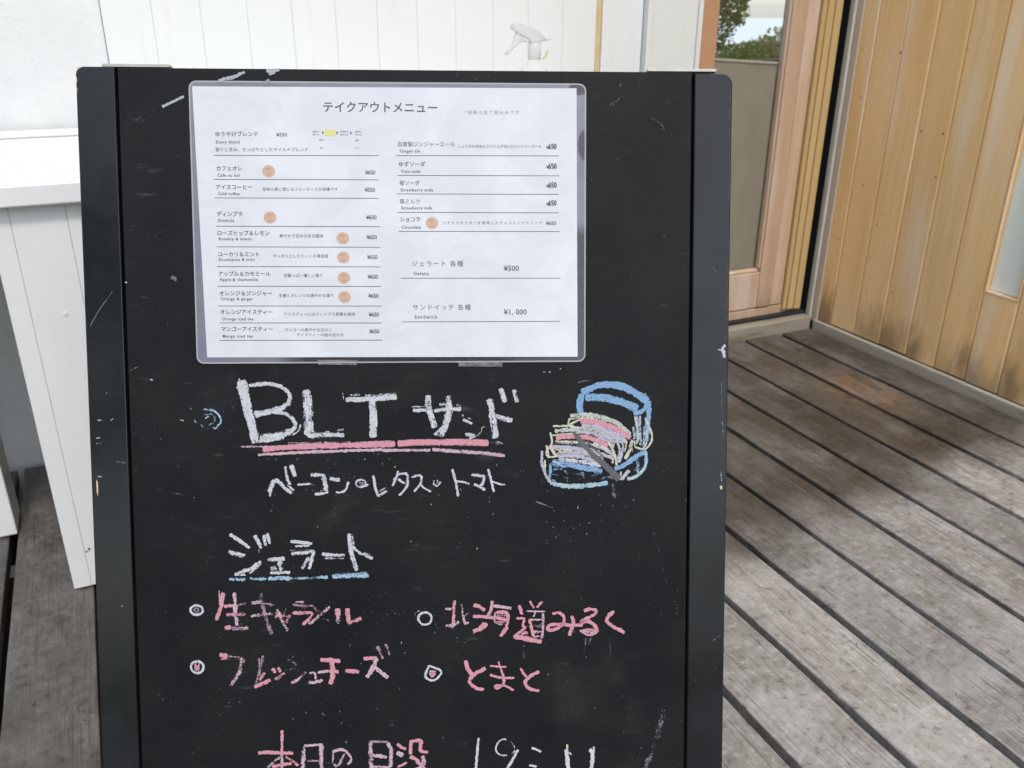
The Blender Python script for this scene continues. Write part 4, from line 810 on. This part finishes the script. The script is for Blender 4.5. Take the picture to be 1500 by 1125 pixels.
# row: (zoom, [(text, x0, x1, baseline, em size)], line)
JH, EN, DS, PR = 38, 30, 27, 41
rows = [
 (ZA, [('ゆうやけブレンド', 222, 523, 481, 38), ('¥550', 653, 728, 484, 36), ('Every blend', 225, 392, 533, 30), ('香りと甘み、さっぱりとしたマイルドブレンド', 220, 878, 588, 31)], (210, 1378, 617, 620)),
 (ZA, [('カフェオレ', 228, 412, 724, JH), ('¥650', 1282, 1355, 753, PR), ('Cafe au lait', 236, 396, 769, EN)], (210, 1378, 788, 791)),
 (ZA, [('アイスコーヒー', 225, 482, 857, JH), ('苦味の奥に感じるフルーティさが自慢です', 555, 1088, 868, DS), ('Cold coffee', 238, 393, 900, EN), ('¥550', 1278, 1352, 876, PR)], (213, 1378, 919, 922)),
 (ZBb, [('ディンブラ', 232, 412, 80, JH), ('Dimbula', 240, 355, 122, EN), ('¥650', 1288, 1363, 103, PR)], (225, 1388, 152, 155)),
 (ZBb, [('ローズヒップ＆レモン', 236, 605, 215, JH), ('爽やかで甘みのある酸味', 675, 985, 231, 28), ('Rosehip & lemon', 245, 478, 252, EN), ('¥650', 1292, 1366, 244, PR)], (230, 1392, 298, 301)),
 (ZBb, [('ユーカリ＆ミント', 240, 532, 365, JH), ('すっきりとしたミントの清涼感', 630, 1020, 374, 28), ('Eucalyptus & mint', 247, 502, 398, EN), ('¥650', 1296, 1370, 385, PR)], (233, 1390, 438, 440)),
 (ZBb, [('アップル＆カモミール', 243, 612, 503, JH), ('甘酸っぱい優しい香り', 705, 980, 512, 28), ('Apple & chamomile', 251, 522, 540, EN), ('¥650', 1300, 1374, 524, PR)], (235, 1392, 577, 579)),
 (ZBb, [('オレンジ＆ジンジャー', 250, 622, 642, JH), ('生姜とオレンジの爽やかな香り', 670, 1058, 654, 28), ('Orange & ginger', 258, 488, 677, EN), ('¥650', 1304, 1378, 659, PR)], (243, 1398, 717, 718)),
 (ZBb, [('オレンジアイスティー', 256, 627, 774, JH), ('アイスティーにはディンブラ茶葉を使用', 706, 1208, 786, 28), ('Orange iced tea', 268, 490, 819, EN), ('¥650', 1307, 1380, 792, PR)], (250, 1402, 837, 838)),
 (ZBb, [('マンゴーアイスティー', 262, 628, 895, JH), ('マンゴーの爽やかな甘みと', 713, 1046, 897, 28), ('アイスティーの組み合わせ', 797, 1130, 932, 28), ('Mango iced tea', 273, 485, 941, EN), ('¥650', 1310, 1384, 911, PR)], (252, 1404, 961, 959)),
 (ZC, [('自家製ジンジャーエール', 108, 500, 489, 37), ('しょうがの辛みとスパイスが効いたジンジャーエール', 523, 1095, 499, 25), ('Ginger ale', 120, 260, 532, 30), ('¥', 1124, 1144, 508, 30)], (97, 1213, 553, 555)),
 (ZC, [('ゆずソーダ', 115, 295, 626, 37), ('Yuzu soda', 126, 262, 671, 30), ('¥', 1124, 1144, 642, 30)], (103, 1215, 689, 692)),
 (ZC, [('苺ソーダ', 117, 258, 755, 37), ('Strawberry soda', 126, 349, 799, 30), ('¥', 1125, 1145, 772, 30)], (103, 1212, 816, 819)),
 (ZC, [('苺ミルク', 119, 258, 882, 37), ('Strawberry milk', 130, 344, 923, 30), ('¥', 1125, 1145, 896, 30)], (105, 1213, 943, 946)),
 (ZD, [('ショコラ', 123, 260, 67, 37), ('ハチミツやバターを使用したチョコレートドリンク', 415, 1095, 86, 24), ('Chocolate', 134, 265, 117, 30), ('¥650', 1123, 1194, 92, 36)], (113, 1218, 136, 137)),
 (ZD, [('ジェラート 各種', 205, 555, 374, 44), ('Gelato', 215, 320, 436, 34), ('¥500', 833, 938, 407, 52)], (128, 1222, 457, 457)),
 (ZD, [('サンドイッチ 各種', 210, 607, 673, 44), ('Sandwich', 222, 376, 734, 34), ('¥1, 000', 833, 992, 706, 52)], (135, 1222, 757, 753)),
]
bm = bmesh.new(); text_bm(bm, 'テイクアウトメニュー', 473.6, 640.6, 163, 16.5, y1=164.2); obj('printed_title', bm, M['ink'], menu)
bm = bmesh.new(); text_bm(bm, '*価格は全て税込みです', 567, 940, 268, 30, ZC); obj('printed_note', bm, M['redink'], menu)
for z_, ts, ln in rows:
    bm = bmesh.new()
    for t in ts: text_bm(bm, t[0], t[1], t[2], t[3], t[4], z_)
    line_bm(bm, *ln, z_); obj('printed_row', bm, M['ink'], menu)
# roast guide
ZR = (455, 185, 16.667); bm = bmesh.new()
for t, a, b, y, s_ in (('浅煎り', 50, 205, 152, 52), ('中深煎り', 712, 930, 156, 54), ('深煎り', 1082, 1248, 156, 54), ('Light roast', 45, 215, 214, 38), ('Medium dark', 720, 918, 220, 38), ('Dark roast', 1082, 1248, 220, 38), ('酸味', 218, 325, 356, 50), ('苦味', 1092, 1185, 364, 50), ('軽い', 235, 325, 548, 44), ('コク', 1102, 1190, 552, 44)): text_bm(bm, t, a, b, y, s_, ZR)
for x, y in ((285, 158), (632, 162), (970, 165)): bm.faces.new([bm.verts.new(ML(*S(455+a/16.667, 185+b/16.667), WT)) for a, b in ((x, y+42), (x+42, y), (x, y-42))])
obj('roast_guide', bm, M['ink'], menu)
bm = bmesh.new(); bm.faces.new([bm.verts.new(ML(*S(455+a/16.667, 185+b/16.667), WT-.00006)) for a, b in ((335, 238), (612, 242), (614, 82), (335, 78))]); obj('roast_highlight', bm, M['yellow'], menu)
bm = bmesh.new(); text_bm(bm, '中煎り', 375, 560, 150, 52, ZR); text_bm(bm, 'Medium', 385, 560, 212, 38, ZR); obj('highlight_text', bm, M_ink('dark_yellow_print', (.50, .42, .14)), menu)
for z_, x, y in ((ZA, 598, 730), (ZBb, 608, 90), (ZBb, 1123, 238), (ZBb, 1127, 373), (ZBb, 1131, 518), (ZBb, 1136, 654), (ZD, 341, 79)):
    cxx, cyy = S(z_[0]+x/z_[2], z_[1]+y/z_[2]); bm = bmesh.new()
    bm.faces.new([bm.verts.new(ML(cxx+.0068*math.cos(t), cyy-.0065*math.sin(t), WT-.00004)) for t in [2*math.pi*i/28 for i in range(28)]]); bd = obj('hot_or_iced_badge', bm, M['badge'], menu)
    bm = bmesh.new(); text_bm(bm, 'ICED', x-22, x+14, y-10, 19, z_, w=WT+.00004); text_bm(bm, 'or', x-3, x+10, y+8, 14, z_, w=WT+.00004); text_bm(bm, 'HOT', x-12, x+20, y+29, 19, z_, w=WT+.00004); obj('badge_text', bm, M['badgetext'], bd)
# prices gone over by hand with a marker
DG = {'6': [(.75, .05, .3, .25, .08, .62, .3, .98, .75, .9, .82, .62, .5, .48, .15, .65)], '5': [(.85, .05, .25, .06, .2, .45, .6, .4, .85, .65, .6, .95, .15, .92)], '0': [(.5, .04, .15, .25, .12, .7, .45, .97, .85, .75, .88, .3, .5, .04)]}
pb = bmesh.new()
def pen(pts, wd):
    q = [Vector(S(560+a/4.6875, 110+b/4.6875)) for a, b in pts]; wd *= .00074/4.6875/2
    for a, b in zip(q, q[1:]):
        t = (b-a).normalized(); n_ = Vector((-t.y, t.x))*wd; a2, b2 = a-t*wd*.6, b+t*wd*.6
        pb.faces.new([pb.verts.new(ML(p_.x, p_.y, WT+.00006)) for p_ in (a2+n_, b2+n_, b2-n_, a2-n_)])
for yb in (509, 644, 774, 897):
    for i, dgt in enumerate('650'):
        for st_ in DG[dgt]: pen([(1141+i*19+st_[j]*17+random.uniform(-.8, .8), yb-36+st_[j+1]*35) for j in range(0, len(st_), 2)], 6.5)
obj('handwritten_prices', pb, M['pen'], menu)
# tape at the lower edge and the pale paint wipes that run over the film
for q in (((465, 527), (524, 527.5), (523, 534.5), (466, 534)), ((671, 529), (737, 529.5), (735, 537), (672, 536.5))):
    bm = bmesh.new(); bm.faces.new([bm.verts.new(ML(*S(*p_), .0011)) for p_ in q][::-1]); r = bmesh.ops.extrude_face_region(bm, geom=bm.faces[:])
    for v in r['geom']:
        if isinstance(v, bmesh.types.BMVert): v.co.z -= .00008
    obj('tape', bm, M['tape'], menu)
h = Chalk(); run(h, (160, 90, 5.769), [((985, 143, 925, 168), 22, (.55, .56, .62), .95)])
h.bm.transform(Matrix.Translation((-MU0, -(LEN-MV1), .0022))); obj('paint_wipe', h.bm, M['chalk'], menu)

h = Chalk(); run(h, (160, 90, 5.769), [((1355, 158, 1305, 190), 34, (.45, .46, .52), .62)])
h.bm.transform(Matrix.Translation((-MU0, -(LEN-MV1), .0022))); obj('paint_wipe', h.bm, M['chalk'], menu)
